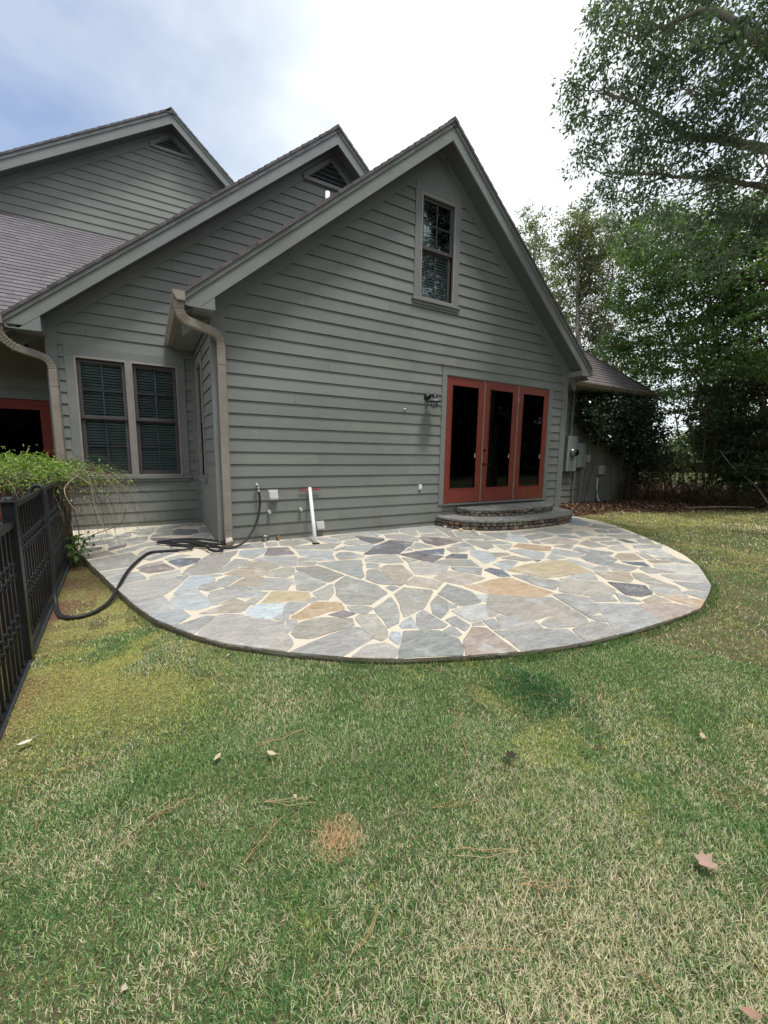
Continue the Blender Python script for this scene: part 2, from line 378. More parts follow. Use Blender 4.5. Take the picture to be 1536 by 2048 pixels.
# right wing hip roof
s = .90; k = math.hypot(1, s); V = Vector((0, 1/k, s/k)); T = 2.9
shingles('roof', [(0, 0), (4.3, 0), (4.3-T, T*k), (-T, T*k)], (7.22, .55, 3.06), X, V, M['shingle'], H, jag=False)
V = Vector((-1/k, 0, s/k)); shingles('roof', [(0, 0), (9, 0), (9, T*k), (T, T*k)], (11.52, .55, 3.06), Y, V, M['shingle'], H, jag=False)
m = MB(); m.box((7.25, .57, 2.92), (11.5, .595, 3.04)); m.box((11.475, .595, 2.92), (11.5, 8, 3.04)); m.box((7.0, .595, 2.915), (11.475, .945, 2.93)); m.box((11.1, .945, 2.915), (11.475, 8, 2.93)); m.build('eave_board', M['trim'], H)
m = MB(); P0, P1 = Vector((11.52, .55, 3.07)), Vector((11.52-T, .55+T, 3.07+s*T)); m.tube([P0, P1], .035, 6); m.build('hip_ridge', M['shingle'], H)
for a, b, z in (((3.44, -.37), (3.44, 2.0), 6.285), ((2.45, YB-.37), (2.45, 12), 7.085), ((.06, 5.52), (.06, 13), 8.875)):
    m = MB(); y = a[1]
    while y < min(b[1], a[1]+6):
        m.prism([(a[0]-.13, y, z-.11), (a[0], y, z+.006), (a[0]+.13, y, z-.11), (a[0]+.13, y, z-.12), (a[0]-.13, y, z-.12)], (0, .2, .0)); m.prism([(a[0]-.13, y, z-.10), (a[0], y, z+.014), (a[0]+.13, y, z-.10), (a[0], y, z+.004)], (0, .06, 0)); y += .14
    m.build('ridge_cap', M['shingle'], H)

# --- walls
DX0, DX1, DZ0, DZ1 = 3.735, 6.44, .385, 2.64
WA = (3.105, 3.805, 3.775, 5.34); WBn = (-1.735, -.335, .84, 2.66)
wallA = [(.105, -.06), (6.85, -.06), (6.85, ztA(6.85)-.3), (3.44, 5.93), (.105, ztA(.105)-.3)]
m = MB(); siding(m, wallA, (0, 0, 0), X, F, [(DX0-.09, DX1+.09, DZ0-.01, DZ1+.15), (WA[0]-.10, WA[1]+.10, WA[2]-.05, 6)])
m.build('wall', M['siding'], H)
wallB = [(-1.92, -.06), (-.12, -.06), (-.12, 2.95), (3.4, 5.9), (3.4, 6.0), (2.45, 6.8), (-1.92, ztB(-1.92)-.3)]
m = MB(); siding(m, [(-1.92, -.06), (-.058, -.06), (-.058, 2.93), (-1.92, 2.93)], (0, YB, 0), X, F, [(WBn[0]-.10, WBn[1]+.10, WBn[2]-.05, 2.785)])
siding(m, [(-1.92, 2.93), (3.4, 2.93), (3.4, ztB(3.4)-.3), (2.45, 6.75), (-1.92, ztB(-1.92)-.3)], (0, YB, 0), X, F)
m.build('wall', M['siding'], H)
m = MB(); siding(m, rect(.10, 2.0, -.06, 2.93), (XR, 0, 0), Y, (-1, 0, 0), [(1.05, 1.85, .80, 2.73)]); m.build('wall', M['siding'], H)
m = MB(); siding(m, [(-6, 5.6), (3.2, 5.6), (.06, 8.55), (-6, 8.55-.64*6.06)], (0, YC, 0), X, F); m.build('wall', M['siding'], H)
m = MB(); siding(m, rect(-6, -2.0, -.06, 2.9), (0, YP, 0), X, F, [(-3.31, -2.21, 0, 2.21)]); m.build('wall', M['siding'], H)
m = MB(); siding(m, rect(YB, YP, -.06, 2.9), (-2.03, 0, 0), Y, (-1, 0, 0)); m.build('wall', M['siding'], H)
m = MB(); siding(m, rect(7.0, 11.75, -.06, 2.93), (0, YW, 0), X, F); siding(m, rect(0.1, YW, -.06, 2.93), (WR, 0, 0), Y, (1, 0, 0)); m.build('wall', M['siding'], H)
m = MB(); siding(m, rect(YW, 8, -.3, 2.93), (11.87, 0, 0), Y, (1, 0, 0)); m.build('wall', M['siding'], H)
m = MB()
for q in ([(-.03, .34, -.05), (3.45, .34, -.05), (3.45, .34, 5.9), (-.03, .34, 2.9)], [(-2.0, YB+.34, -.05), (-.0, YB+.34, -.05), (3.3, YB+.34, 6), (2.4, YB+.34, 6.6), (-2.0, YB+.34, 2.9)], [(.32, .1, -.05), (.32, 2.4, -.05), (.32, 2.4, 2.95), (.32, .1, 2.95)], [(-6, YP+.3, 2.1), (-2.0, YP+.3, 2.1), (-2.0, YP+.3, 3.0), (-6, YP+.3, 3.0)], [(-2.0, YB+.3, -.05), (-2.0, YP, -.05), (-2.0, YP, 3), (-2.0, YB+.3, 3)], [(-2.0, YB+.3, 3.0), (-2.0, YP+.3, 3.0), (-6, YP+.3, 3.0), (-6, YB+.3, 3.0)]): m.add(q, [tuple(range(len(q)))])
m.build('light_leak_backer', M['dark'], H)  # dark sheets added behind the walls to block light through gaps
# --- corner boards
def cb(boxes):
    m = MB()
    for a, b in boxes: m.box(a, b)
    m.build('corner_board', M['trim'], H, bevel=.003)
cb([((XR-.026, -.027, -.05), (.105, 0.0, 3.13)), ((XR-.026, .003, -.05), (XR-.0, .10, 2.95))])
cb([((6.85, -.027, -.02), (WR+.026, 0, 3.08)), ((WR, .003, -.02), (WR+.026, .10, 2.95))])
cb([((-2.056, YB-.027, -.05), (-1.92, YB, 3.1)), ((-2.056, YB+.003, -.05), (-2.03, YB+.1, 2.9))])
cb([((-.12, YB-.027, -.05), (XR-.02, YB, 2.9)), ((XR-.025, YB-.10, -.05), (XR, YB-.03, 2.9))])
cb([((11.75, YW-.027, -.1), (11.896, YW, 2.9)), ((11.87, YW+.003, -.1), (11.896, YW+.1, 2.9))])
cb([((WR+.03, YW-.03, -.05), (WR+.09, YW, 2.9))])
# --- gable vents
def vent(xc, zt_, hw, h, y):
    m = MB(); m.add([(xc-hw, y-.006, zt_-h), (xc+hw, y-.006, zt_-h), (xc, y-.006, zt_)], [(0, 1, 2)], mi=1)
    for i in range(4):
        z = zt_-h+h*(i+.5)/4.6; w_ = hw*(zt_-z)/h*.97
        m.prism([(xc-w_, y-.032, z), (xc+w_, y-.032, z), (xc+w_*.95, y-.008, z+.014), (xc-w_*.95, y-.008, z+.014)], (0, .0, .006))
    for a, b in (((xc-hw-.08, zt_-h-.06), (xc+hw+.08, zt_-h)),): m.box((a[0], y-.035, a[1]), (b[0], y-.001, b[1]))
    for s_ in (-1, 1): m.prism([(xc, y-.035, zt_), (xc, y-.035, zt_+.09), (xc+s_*(hw+.12), y-.035, zt_-h), (xc+s_*hw, y-.035, zt_-h)], (0, .034, 0))
    m.build('gable_vent', [M['trim'], M['dark']], H)
vent(2.45, 6.66, .46, .385, YB-.02); vent(.06, 8.5, .36, .30, YC-.02)
# --- windows
def frame4(m, x0, x1, z0, z1, w_, y0, y1):
    m.box((x0, y0, z0), (x0+w_, y1, z1)); m.box((x1-w_, y0, z0), (x1, y1, z1)); m.box((x0+w_, y0, z0), (x1-w_, y1, z0+w_)); m.box((x0+w_, y0, z1-w_), (x1-w_, y1, z1))
def window(units, z0, z1, T_, head=.13, top=None, sill=True, vis=.4):
    """units: list of (x0,x1) in a wall frame where the wall face is y=0 and +y is inside; T_ maps to world"""
    root = MB(); xa, xb = units[0][0], units[-1][1]
    W_ = .11; zt_ = z1+head
    root.box((xa-W_, -.026, z0-.0), (xa, 0, z1)); root.box((xb, -.026, z0), (xb+W_, 0, z1)); root.box((xa-W_, -.026, z1), (xb+W_, 0, zt_))
    if top: root.box((xa-W_, -.022, zt_+.002), (xb+W_, 0, top))
    o = root.build('window_trim', M['trim'], H, bevel=.003); T_(o)
    def sub(mb, name, mt, bev=0):
        q = mb.build(name, mt, None, bevel=bev); COL.objects.unlink(q); COL.objects.link(q); q.parent = o; return q
    m = MB(); m.box((xa-W_-.03, -.06, z0-.045), (xb+W_+.03, 0, z0-.003)); m.box((xa-W_, -.035, z0-.09), (xb+W_, 0, z0-.046)); sub(m, 'sill', M['trim'], .004)
    for (x0, x1) in units:
        m = MB(); frame4(m, x0, x1, z0, z1, .028, -.032, .01); sub(m, 'frame', M['frame_tan'], .003)
        zm = (z0+z1)/2
        m = MB(); frame4(m, x0+.028, x1-.028, zm-.012, z1-.028, .05, .015, .045); frame4(m, x0+.028, x1-.028, z0+.028, zm+.02, .052, .047, .08); sub(m, 'sash', M['sash'], .003)
        m = MB(); xc = (x0+x1)/2
        for a, b, yy in ((zm+.038, z1-.078, .025), (z0+.08, zm-.032, .057)):
            m.box((xc-.011, yy, a), (xc+.011, yy+.012, b)); m.box((x0+.078, yy, (a+b)/2-.011), (x1-.078, yy+.0115, (a+b)/2+.011))
        sub(m, 'muntin', M['muntin'])
        m = MB(); m.box((x0+.07, .032, zm+.03), (x1-.07, .035, z1-.07)); m.box((x0+.07, .064, z0+.07), (x1-.07, .067, zm-.02)); sub(m, 'glass', M['glass'])
        m = MB(); zz = z1-.07
        m.box((x0+.04, .09, z1-.10), (x1-.04, .14, z1-.03))
        while zz > z0+.05:
            m.prism([(x0+.05, .088, zz-.030), (x0+.05, .118, zz), (x0+.05, .121, zz-.003), (x0+.05, .091, zz-.033)], (x1-x0-.1, 0, 0)); zz -= .043
        sub(m, 'blind', M['blind'])
    m = MB(); m.box((xa-.02, .25, z0-.05), (xb+.02, .26, z1+.05)); m.box((xa-.04, .0, z0-.06), (xa-.02, .26, z1+.05)); m.box((xb+.02, .0, z0-.06), (xb+.04, .26, z1+.05)); m.box((xa-.02, .011, z0-.06), (xb+.02, .25, z0-.05)); m.box((xa-.02, .011, z1+.05), (xb+.02, .25, z1+.06))
    sub(m, 'reveal', M['dark'])
    return o
def setw(loc, rz=0):
    def f(o):
        o.matrix_parent_inverse = Matrix.Identity(4); o.location = Vector(loc)-OFF['house']; o.rotation_euler = (0, 0, rz)
    return f
window([(WA[0], WA[1])], WA[2], WA[3], setw((0, 0, 0)), top=5.86, head=.12)
window([(WBn[0], -1.055), (-1.01, WBn[1])], WBn[2], WBn[3], setw((0, YB, 0)), head=.135)
m = MB(); m.box((-1.055, YB-.036, WBn[2]), (-1.01, YB+.06, WBn[3])); m.build('mullion', M['frame_tan'], H)
# side window on the return wall: local x runs along -y
window([(-1.76, -1.13)], .84, 2.64, setw((XR, 0, 0), -math.pi/2), head=.11)
# --- patio doors
D = MB(); yj = -.03
D.box((DX0-.10, -.028, DZ0-.03), (DX0, 0, DZ1)); D.box((DX1, -.028, DZ0-.03), (DX1+.10, 0, DZ1)); D.box((DX0-.10, -.028, DZ1), (DX1+.10, 0, DZ1+.155))
D.build('door_trim', M['trim'], H, bevel=.003)
m = MB(); m.box((DX0-.11, -.045, DZ1+.157), (DX1+.11, 0, DZ1+.168)); m.build('drip_cap', M['frame_tan'], H)
m = MB(); m.box((DX0-.01, -.06, DZ0-.032), (DX1+.01, .05, DZ0-.004)); m.build('threshold', M['steel'], H)
m = MB(); pw = (DX1-DX0-4*.028)/3; xs = [DX0+.028+i*(pw+.028) for i in range(3)]
m.box((DX0+.001, -.016, DZ0), (DX0+.012, .05, DZ1-.001)); m.box((DX1-.012, -.016, DZ0), (DX1-.001, .05, DZ1-.001)); m.box((DX0+.012, -.016, DZ1-.014), (DX1-.012, .05, DZ1-.001))
for i in (1, 2): m.box((xs[i]-.028, -.018, DZ0), (xs[i], .05, DZ1-.014))
m.build('door_jamb', simple('jamb_brown', (.22, .17, .14), .5), H)
for i, x in enumerate(xs):
    x1 = x+pw; m = MB(); st, tr_, br_ = .118, .125, .25
    if i == 0: x -= .016
    if i == 2: x1 += .016
    zb_, zt_ = DZ0+.004, DZ1-.015
    m.box((x, -.008, zb_), (x+st, .037, zt_)); m.box((x1-st, -.008, zb_), (x1, .037, zt_)); m.box((x+st, -.0075, zb_), (x1-st, .0365, zb_+br_)); m.box((x+st, -.0075, zt_-tr_), (x1-st, .0365, zt_))
    pnl = m.build('door', M['red'], H, bevel=.003)
    def sub(mb, name, mt, bev=0):
        q = mb.build(name, mt, pnl, bevel=bev); return q
    gx0, gx1, gz0, gz1 = x+st, x1-st, zb_+br_, zt_-tr_
    m = MB(); frame4(m, gx0, gx1, gz0, gz1, .016, -.013, -.0085); sub(m, 'glazing_bead', M['red'])
    m = MB(); m.box((gx0+.002, .012, gz0+.002), (gx1-.002, .018, gz1-.002)); sub(m, 'glass', M['doorglass'])
    m = MB(); m.box((gx0+.01, .022, gz1-.07), (gx1-.01, .034, gz1-.004)); m.box((gx1-.03, .022, gz0), (gx1-.006, .03, gz1-.07)); sub(m, 'blind_rail', M['blind'])
    m = MB(); m.box((gx1-.03, .008, 1.22), (gx1-.018, .0115, 1.30)); sub(m, 'blind_slider', M['white'])
    if i == 1:
        m = MB(); m.lathe([(0, -.03), (.02, -.03), (.025, -.01), (.025, 0)], (x+.045, -.008, 1.36), (0, 1, 0), 14); sub(m, 'deadbolt', M['bronze'])
        m = MB(); m.lathe([(0, -.02), (.022, -.02), (.028, 0)], (x+.045, -.008, 1.10), (0, 1, 0), 14); m.tube([(x+.045, -.02, 1.10), (x+.045, -.06, 1.10), (x+.07, -.066, 1.102), (x+.15, -.06, 1.098)], [.009, .009, .009, .006], 8); sub(m, 'handle', M['bronze'])
    if i == 2:
        for zz in (.62, 1.18, 1.72, 2.3):
            m = MB(); m.tube([(x-.012, -.014, zz), (x-.012, -.014, zz+.1)], .008, 8); m.box((x-.03, -.0205, zz+.005), (x+.004, -.0085, zz+.095)); sub(m, 'hinge', M['steel'])
# dark room behind the doors
m = MB(); m.box((3.5, .06, .3), (3.52, 3.2, 2.8)); m.box((6.7, .06, .3), (6.72, 3.2, 2.8)); m.box((3.52, .06, .3), (6.7, 3.2, .32)); m.box((3.52, .06, 2.78), (6.7, 3.2, 2.8)); m.box((3.52, 3.18, .32), (6.7, 3.2, 2.78))
m.build('room_shell', M['roomwall'], H)
# --- porch door on the far left
m = MB(); m.box((-3.32, YP-.028, 0), (-3.22, YP, 2.2)); m.box((-2.29, YP-.028, 0), (-2.2, YP, 2.2)); m.box((-3.22, YP-.028, 2.1), (-2.29, YP, 2.22)); m.build('door_trim', M['trim'], H)
m = MB(); m.box((-3.22, YP, .02), (-3.02, YP+.04, 2.1)); m.box((-2.43, YP, .02), (-2.29, YP+.04, 2.1)); m.box((-3.02, YP+.001, .02), (-2.43, YP+.041, .25)); m.box((-3.02, YP+.001, 1.93), (-2.43, YP+.041, 2.1))
pd = m.build('door', M['reddark'], H, bevel=.003)
m = MB(); m.box((-3.02, YP+.02, .25), (-2.43, YP+.024, 1.93)); m.build('glass', M['doorglass'], pd)
m = MB(); m.lathe([(0, -.06), (.02, -.058), (.026, -.045), (.014, -.02), (.024, -.002), (.026, 0)], (-2.35, YP, 1.13), (0, 1, 0), 14); m.build('door_knob', M['bronze'], pd)
m = MB(); m.box((-3.3, YP+.5, -.02), (-2.2, YP+.52, 2.3)); m.build('room_shell', M['dark'], H)
# --- plumbing vent on the roof of the front wing
m = MB(); m.lathe([(.035, -.2), (.035, .10), (.03, .10), (.03, 0)], (1.75, .53, 5.09), k=14); m.build('vent_pipe', M['white'], H, smooth=True)

# --- gutters and downspouts
def gutter(path0, path1, outward, capped=True, dirt=False):
    """K-style trough from path0 to path1; outward = unit vector away from the fascia"""
    a, b, o_ = Vector(path0), Vector(path1), Vector(outward)
    prof = [(0, .10), (0, 0), (.085, 0), (.095, .02), (.115, .05), (.125, .075), (.125, .10), (.115, .10), (.113, .078), (.088, .03), (.08, .006), (.006, .006), (.006, .10)]
    m = MB(); n = len(prof); vs = [p+o_*u+Vector((0, 0, v)) for p in (a, b) for u, v in prof]
    m.add(vs, [(i, (i+1) % n, n+(i+1) % n, n+i) for i in range(n)])
    m.add([a+o_*u+Vector((0, 0, v)) for u, v in prof[:7]], [tuple(range(7))]); m.add([b+o_*u+Vector((0, 0, v)) for u, v in prof[:7]], [tuple(range(7))])
    return m.build('gutter', M['tan'], H)
gutter((-.378, -.42, 2.955), (-.378, YB-.03, 2.955), (-1, 0, 0))
gutter((7.243, -.40, 2.945), (7.243, .42, 2.945), (1, 0, 0))
gutter((-2.418, YB-.42, 2.905), (-2.418, 2.33, 2.905), (-1, 0, 0))
gutter((7.15, .568, 2.945), (11.62, .568, 2.945), (0, -1, 0))
gutter((11.502, .45, 2.945), (11.502, 8, 2.945), (1, 0, 0))
def sweep(m, pts, w_, d_, side, ribs=()):
    P = [Vector(p) for p in pts]; n = len(P); sd_ = Vector(side).normalized(); vs = []
    for i, p in enumerate(P):
        d = (P[min(i+1, n-1)]-P[max(i-1, 0)]).normalized(); s_ = (sd_-d*sd_.dot(d)).normalized(); t_ = d.cross(s_); k_ = 1.0-(.07 if i in ribs else 0)
        c_ = .18
        for u, v in ((-1, -1+c_), (-1+c_, -1), (1-c_, -1), (1, -1+c_), (1, 1-c_), (1-c_, 1), (-1+c_, 1), (-1, 1-c_)): vs.append(p+s_*(u*w_/2*k_)+t_*(v*d_/2*k_))
    m.add(vs, [(i*8+j, i*8+(j+1) % 8, (i+1)*8+(j+1) % 8, (i+1)*8+j) for i in range(n-1) for j in range(8)]+[tuple(range(8)), tuple((n-1)*8+j for j in range(8))])
def bez(a, b, c, n):
    a, b, c = Vector(a), Vector(b), Vector(c); return [a*(1-t)**2+b*2*t*(1-t)+c*t*t for t in [i/n for i in range(n+1)]]
def spout(top, wallpt, zbot, side=(.3, .95, 0)):
    tx, ty, tz = top; x, y, z = wallpt
    a = bez((tx, ty, tz-.06), (tx, ty, tz-.20), (tx+(x-tx)*.33, ty+(y-ty)*.33, tz-.06-(tz-.06-z)*.62), 18)
    b = bez((tx+(x-tx)*.72, ty+(y-ty)*.72, z+(tz-z)*.22), (x, y, z+.055), (x, y, z-.10), 16)
    pts = [(tx, ty, tz)]+a+b+[(x, y, z-.3), (x, y, zbot)]
    m = MB(); sweep(m, pts, .078, .1, side, set(range(3, 19, 2)) | set(range(21, 36, 2)))
    for zz in (z-.32, .22): m.box((x-.053, y-.043, zz), (x+.053, y+.043, zz+.012))
    return m
m = spout((-.44, -.34, 2.955), (.035, -.072, 2.68), .16, (0, 1, 0))
sweep(m, [(.035, -.072, .16), (.035, -.08, .10), (.037, -.11, .055), (.04, -.15, .03)], .075, .1, (0, 1, .2), {1, 2})
m.build('downspout', M['tan'], H)
m = spout((-2.48, YB-.33, 2.905), (-1.98, YB-.07, 2.50), .1, (0, 1, 0)); m.build('downspout', M['tan'], H)
m = MB(); sweep(m, bez((7.35, .50, 2.94), (7.33, .46, 2.78), (7.12, .2, 2.72), 14)+bez((7.08, .12, 2.70), (7.04, .05, 2.68), (7.045, .05, 2.4), 12)+[(7.045, .05, .2)], .07, .09, (0, 1, 0), set(range(2, 14, 2))); m.build('downspout', M['tan'], H)

# ================================================================== things fixed to the walls
# barn light
t = thing('wall_lamp', 'black barn style caged lamp on the siding left of the red doors', 'lamp', (3.36, 0, 2.22))
lc = Vector((3.345, -.20, 2.15))
m = MB(); m.lathe([(0, .055), (.03, .05), (.062, .022), (.068, .0), (.068, -.01)], (3.33, -.02, 2.23), (0, -1, 0), 24); m.build('back_plate', M['black'], t, smooth=True)
m = MB(); m.tube(bez((3.33, -.06, 2.235), (3.335, -.13, 2.25), lc+Vector((0, .01, .085)), 8), .014, 10); m.build('arm', M['black'], t, smooth=True)
m = MB(); m.lathe([(0, .12), (.02, .118), (.036, .105), (.036, .075), (.045, .07), (.045, .055), (.03, .05), (.03, .04)], lc, k=20); m.build('socket_cap', M['black'], t, smooth=True)
m = MB(); m.lathe([(.034, .055), (.05, .045), (.10, .018), (.135, -.005), (.137, -.011), (.10, .010), (.04, .036)], lc, k=32); m.build('lamp_shade', M['lampshade'], t, smooth=True)
m = MB(); m.lathe([(.04, .0), (.045, -.04), (.04, -.08), (.022, -.105), (0, -.112)], lc, k=16); m.build('glass_jar', M['clear'], t, smooth=True)
m = MB()
for a in range(4):
    an = a*math.pi/4; pts = []
    for i in range(13):
        ph = -math.pi/2+(i/12-.5)*math.pi; pts.append(lc+Vector((math.cos(an)*.056*math.cos(ph*1.0), math.sin(an)*.056*math.cos(ph), -.06+.062*math.sin(ph))))
    full = [lc+Vector((math.cos(an)*.056, math.sin(an)*.056, .0)), lc+Vector((math.cos(an)*.056, math.sin(an)*.056, -.06))]+[lc+Vector((math.cos(an)*.056*math.cos(q), math.sin(an)*.056*math.cos(q), -.06-.062*math.sin(q))) for q in [i*math.pi/12 for i in range(1, 12)]]+[lc+Vector((-math.cos(an)*.056, -math.sin(an)*.056, -.06)), lc+Vector((-math.cos(an)*.056, -math.sin(an)*.056, 0))]
    m.tube(full, .0028, 5)
m.tube([lc+Vector((math.cos(q)*.057, math.sin(q)*.057, -.055)) for q in [i*math.pi/10 for i in range(21)]], .0028, 5)
m.build('wire_cage', M['black'], t)
# outlet covers
def cover(x, z, w_, h, lab):
    t = thing('outlet_cover', lab, 'outlet cover', (x, 0, z), 'weatherproof outlet covers on the siding')
    m = MB(); m.prism([(x-w_/2, -.012, z-h/2), (x-w_/2, -.012, z+h/2), (x-w_/2, -.05, z+h/2-.01), (x-w_/2, -.085, z-h/2+.025), (x-w_/2, -.085, z-h/2)], (w_, 0, 0)); m.build('lid', M['grey_plastic'], t, bevel=.006)
    m = MB(); m.box((x-w_/2-.012, -.024, z-h/2-.014), (x+w_/2+.012, -.002, z+h/2+.008)); m.build('base', M['grey_plastic'], t, bevel=.004)
cover(.668, .66, .125, .13, 'grey hinged outlet cover beside the hose spigot, upper of the two'); cover(1.372, .165, .12, .12, 'grey hinged outlet cover low on the siding behind the leaning white pipe')
t = thing('wall_outlet', 'small white box on the siding left of the red doors', 'outlet', (3.22, 0, .70))
m = MB(); m.box((3.195, -.045, .655), (3.25, -.002, .745)); m.build('box', M['white'], t, bevel=.006)
m = MB(); m.box((3.205, -.05, .665), (3.24, -.046, .685)); m.build('slot', M['grey_plastic'], t)
# spigot with hose connection
t = thing('spigot', 'brass garden spigot on the siding above the coiled hose', 'spigot', (.445, 0, .78))
m = MB(); m.tube([(.445, 0, .785), (.445, -.06, .785), (.447, -.085, .77), (.455, -.09, .735)], [.013, .013, .014, .013], 10); m.lathe([(.0, 0), (.017, .0), (.017, .02), (.0, .02)], (.455, -.09, .715)); m.build('tap_body', M['steel'], t, smooth=True)
m = MB(); m.tube([(.445, -.06, .79), (.44, -.075, .815)], .006, 8); m.lathe([(0, .008), (.012, .007), (.02, .012), (.026, .008), (.026, -.002), (.0, -.004)], (.437, -.078, .815), (-.2, -.5, .8), 12); m.build('tap_handle', M['steel'], t)
def stub(x, z, lab, mt='grey_plastic'):
    t = thing('pipe_stub', lab, 'pipe stub', (x, 0, z), 'capped pipe stubs on the siding')
    m = MB(); m.tube([(x, 0, z), (x, -.05, z)], .018, 10); m.build('pipe', M[mt], t, smooth=True)
    m = MB(); m.lathe([(0, 0), (.024, 0), (.024, .028), (0, .03)], (x, -.05, z-.014), (.1, -1, 0), 12); m.build('cap', M[mt], t, bevel=.003)
stub(.6, .43, 'small capped grey pipe stub just under the hinged outlet cover'); stub(1.065, .44, 'small capped grey pipe stub left of the leaning white pipe')
t = thing('faucet', 'low steel faucet with brass valve at the foot of the siding', 'faucet', (.56, 0, .05))
m = MB(); m.tube([(.62, 0, .07), (.57, -.04, .075), (.535, -.06, .075), (.53, -.062, .0)], .012, 10); m.lathe([(0, 0), (.03, 0), (.034, .012), (.02, .02), (0, .02)], (.53, -.062, .075)); m.build('tap_body', M['steel'], t, smooth=True)
m = MB(); m.tube([(.72, 0, .06), (.72, -.07, .06), (.722, -.085, .02)], [.014, .018, .014], 10); m.lathe([(0, 0), (.028, 0), (.028, .03), (0, .03)], (.72, -.05, .06), (0, -1, 0), 8); m.build('valve', M['brass'], t)
tag(MB().lathe([(0, .05), (.012, .045), (.015, .02), (.010, 0)], (2.87, -.0, 2.0), (0, -1, 0), 12).build('wall_sensor', M['white'], None, smooth=True), 'tiny white round sensor on the siding left of the barn lamp', 'sensor')
# leaning pipe in the drain hole
hb = Vector((1.128, -.50, -.06)); ht = Vector((1.212, -.035, .745))
t = thing('leaning_pipe', 'white plastic pipe with red crossbar leaning on the siding', 'pipe', (1.128, -.5, 0))
m = MB(); m.tube([hb, ht], .026, 16); m.build('pipe', M['white'], t, smooth=True)
dd = (ht-hb).normalized(); c0 = ht-dd*.03
m = MB(); m.tube([c0+Vector((-.165, .006, -.006)), c0+Vector((.165, -.006, .006))], .010, 10); m.build('crossbar', M['redmetal'], t, smooth=True)
# electric meters on the wing wall
yw = YW-.022
t = thing('electric_meter', 'tall grey meter box with round glass dial beside the red doors wing', 'electric meter', (8.46, YW, .9))
m = MB(); m.box((8.27, yw-.14, .90), (8.66, yw, 1.78)); m.build('box', M['meter'], t, bevel=.008)
m = MB(); m.lathe([(.105, 0), (.105, .035), (.09, .04), (.085, .13), (.06, .15), (0, .152)], (8.475, yw-.14, 1.37), (0, -1, 0), 24); m.build('dial', M['clear'], t, smooth=True)
m = MB(); m.lathe([(.10, .0), (.10, .04), (.075, .06), (0, .065)], (8.475, yw-.14, 1.37), (0, -1, 0), 24); m.build('dial_ring', M['steel'], t, smooth=True)
m = MB(); m.tube([(8.47, yw-.06, 1.78), (8.47, yw-.06, 2.9)], .022, 10); m.build('conduit', M['meter'], t)
m = MB(); m.tube([(8.75, yw-.06, .9), (8.75, yw-.06, -.05)], .02, 8); m.build('conduit', M['meter'], t)
t = thing('breaker_box', 'grey breaker box between meter and ivy', 'breaker box', (8.87, YW, .98))
m = MB(); m.box((8.69, yw-.12, .98), (9.05, yw, 1.62)); m.build('box', M['meter'], t, bevel=.008)
m = MB(); m.box((8.71, yw-.135, 1.0), (9.03, yw-.121, 1.60)); m.box((8.85, yw-.15, 1.22), (8.93, yw-.136, 1.25)); m.build('cover', M['meter'], t, bevel=.004)
m = MB(); m.tube([(9.02, yw-.05, .98), (9.02, yw-.05, -.05)], .016, 8); m.build('conduit', M['meter'], t)
m = MB(); m.tube([(9.10, yw-.05, .98), (9.10, yw-.05, -.05)], .022, 8); m.build('conduit', M['meter'], t)
t = thing('utility_box', 'small pale utility box right of the breaker box', 'utility box', (9.18, YW, 1.1))
m = MB(); m.box((9.07, yw-.09, 1.13), (9.32, yw, 1.33)); m.build('box', M['grey_plastic'], t, bevel=.008)
m = MB(); m.box((9.09, yw-.08, .97), (9.19, yw, 1.12)); m.build('junction', M['grey_plastic'], t, bevel=.005)
t = thing('cable_box', 'grey cable box low under the ivy with a white conduit', 'cable box', (9.93, YW, .8))
m = MB(); m.box((9.82, yw-.08, .80), (10.04, yw, 1.05)); m.build('box', M['grey_plastic'], t, bevel=.01)
m = MB(); m.tube([(9.80, yw-.03, .70), (9.80, yw-.03, .45), (9.83, yw-.05, .2), (9.86, yw-.12, .0)], .017, 8); m.build('conduit', M['white'], t)
# ================================================================== GROUND
def h2(ix, iy, s): 
    v = np.sin(ix*127.1+iy*311.7+s*74.7)*43758.5453; return v-np.floor(v)
def vn(x, y, sc, s=0):
    x = np.asarray(x)*sc; y = np.asarray(y)*sc; ix, iy = np.floor(x), np.floor(y); fx, fy = x-ix, y-iy
    fx = fx*fx*(3-2*fx); fy = fy*fy*(3-2*fy)
    return (h2(ix, iy, s)*(1-fx)+h2(ix+1, iy, s)*fx)*(1-fy)+(h2(ix, iy+1, s)*(1-fx)+h2(ix+1, iy+1, s)*fx)*fy
def fbm(x, y, sc, s=0): return .55*vn(x, y, sc, s)+.3*vn(x, y, sc*2.1, s+1)+.15*vn(x, y, sc*4.3, s+2)
def sst(a, b, v): t = np.clip((v-a)/(b-a), 0, 1); return t*t*(3-2*t)
def gz(x, y):
    x = np.asarray(x, float); y = np.asarray(y, float)
    z = -.05-.045*sst(.4, 1.6, -x)+.07*sst(7.0, 8.5, x)*sst(-1.5, .2, y)+.05*sst(11, 14, x)
    return z+.012*(fbm(x, y, .9, 5)-.5)
def litter_mask(x, y):
    e = -.55-.19*(x-8.4)+.35*(fbm(x, y, .8, 9)-.5)
    return sst(-.15, .25, y-e)*sst(6.4, 7.0, x)
def moss_mask(x, y):
    n = fbm(x, y, 1.6, 21)
    f = fbm(x, y, 9, 23)
    a = sst(-.15, -.9, x)*sst(-4.2, -3.0, y)*sst(.30, .62, .5*n+.5*f+.06)
    b = sst(.52, .72, .5*fbm(x, y, 1.3, 31)+.5*f)*.5+sst(6.0, 8.5, x)*sst(-3.0, -1.4, y)*sst(.3, .55, f)*.8
    return np.clip(np.maximum(a, b), 0, 1)
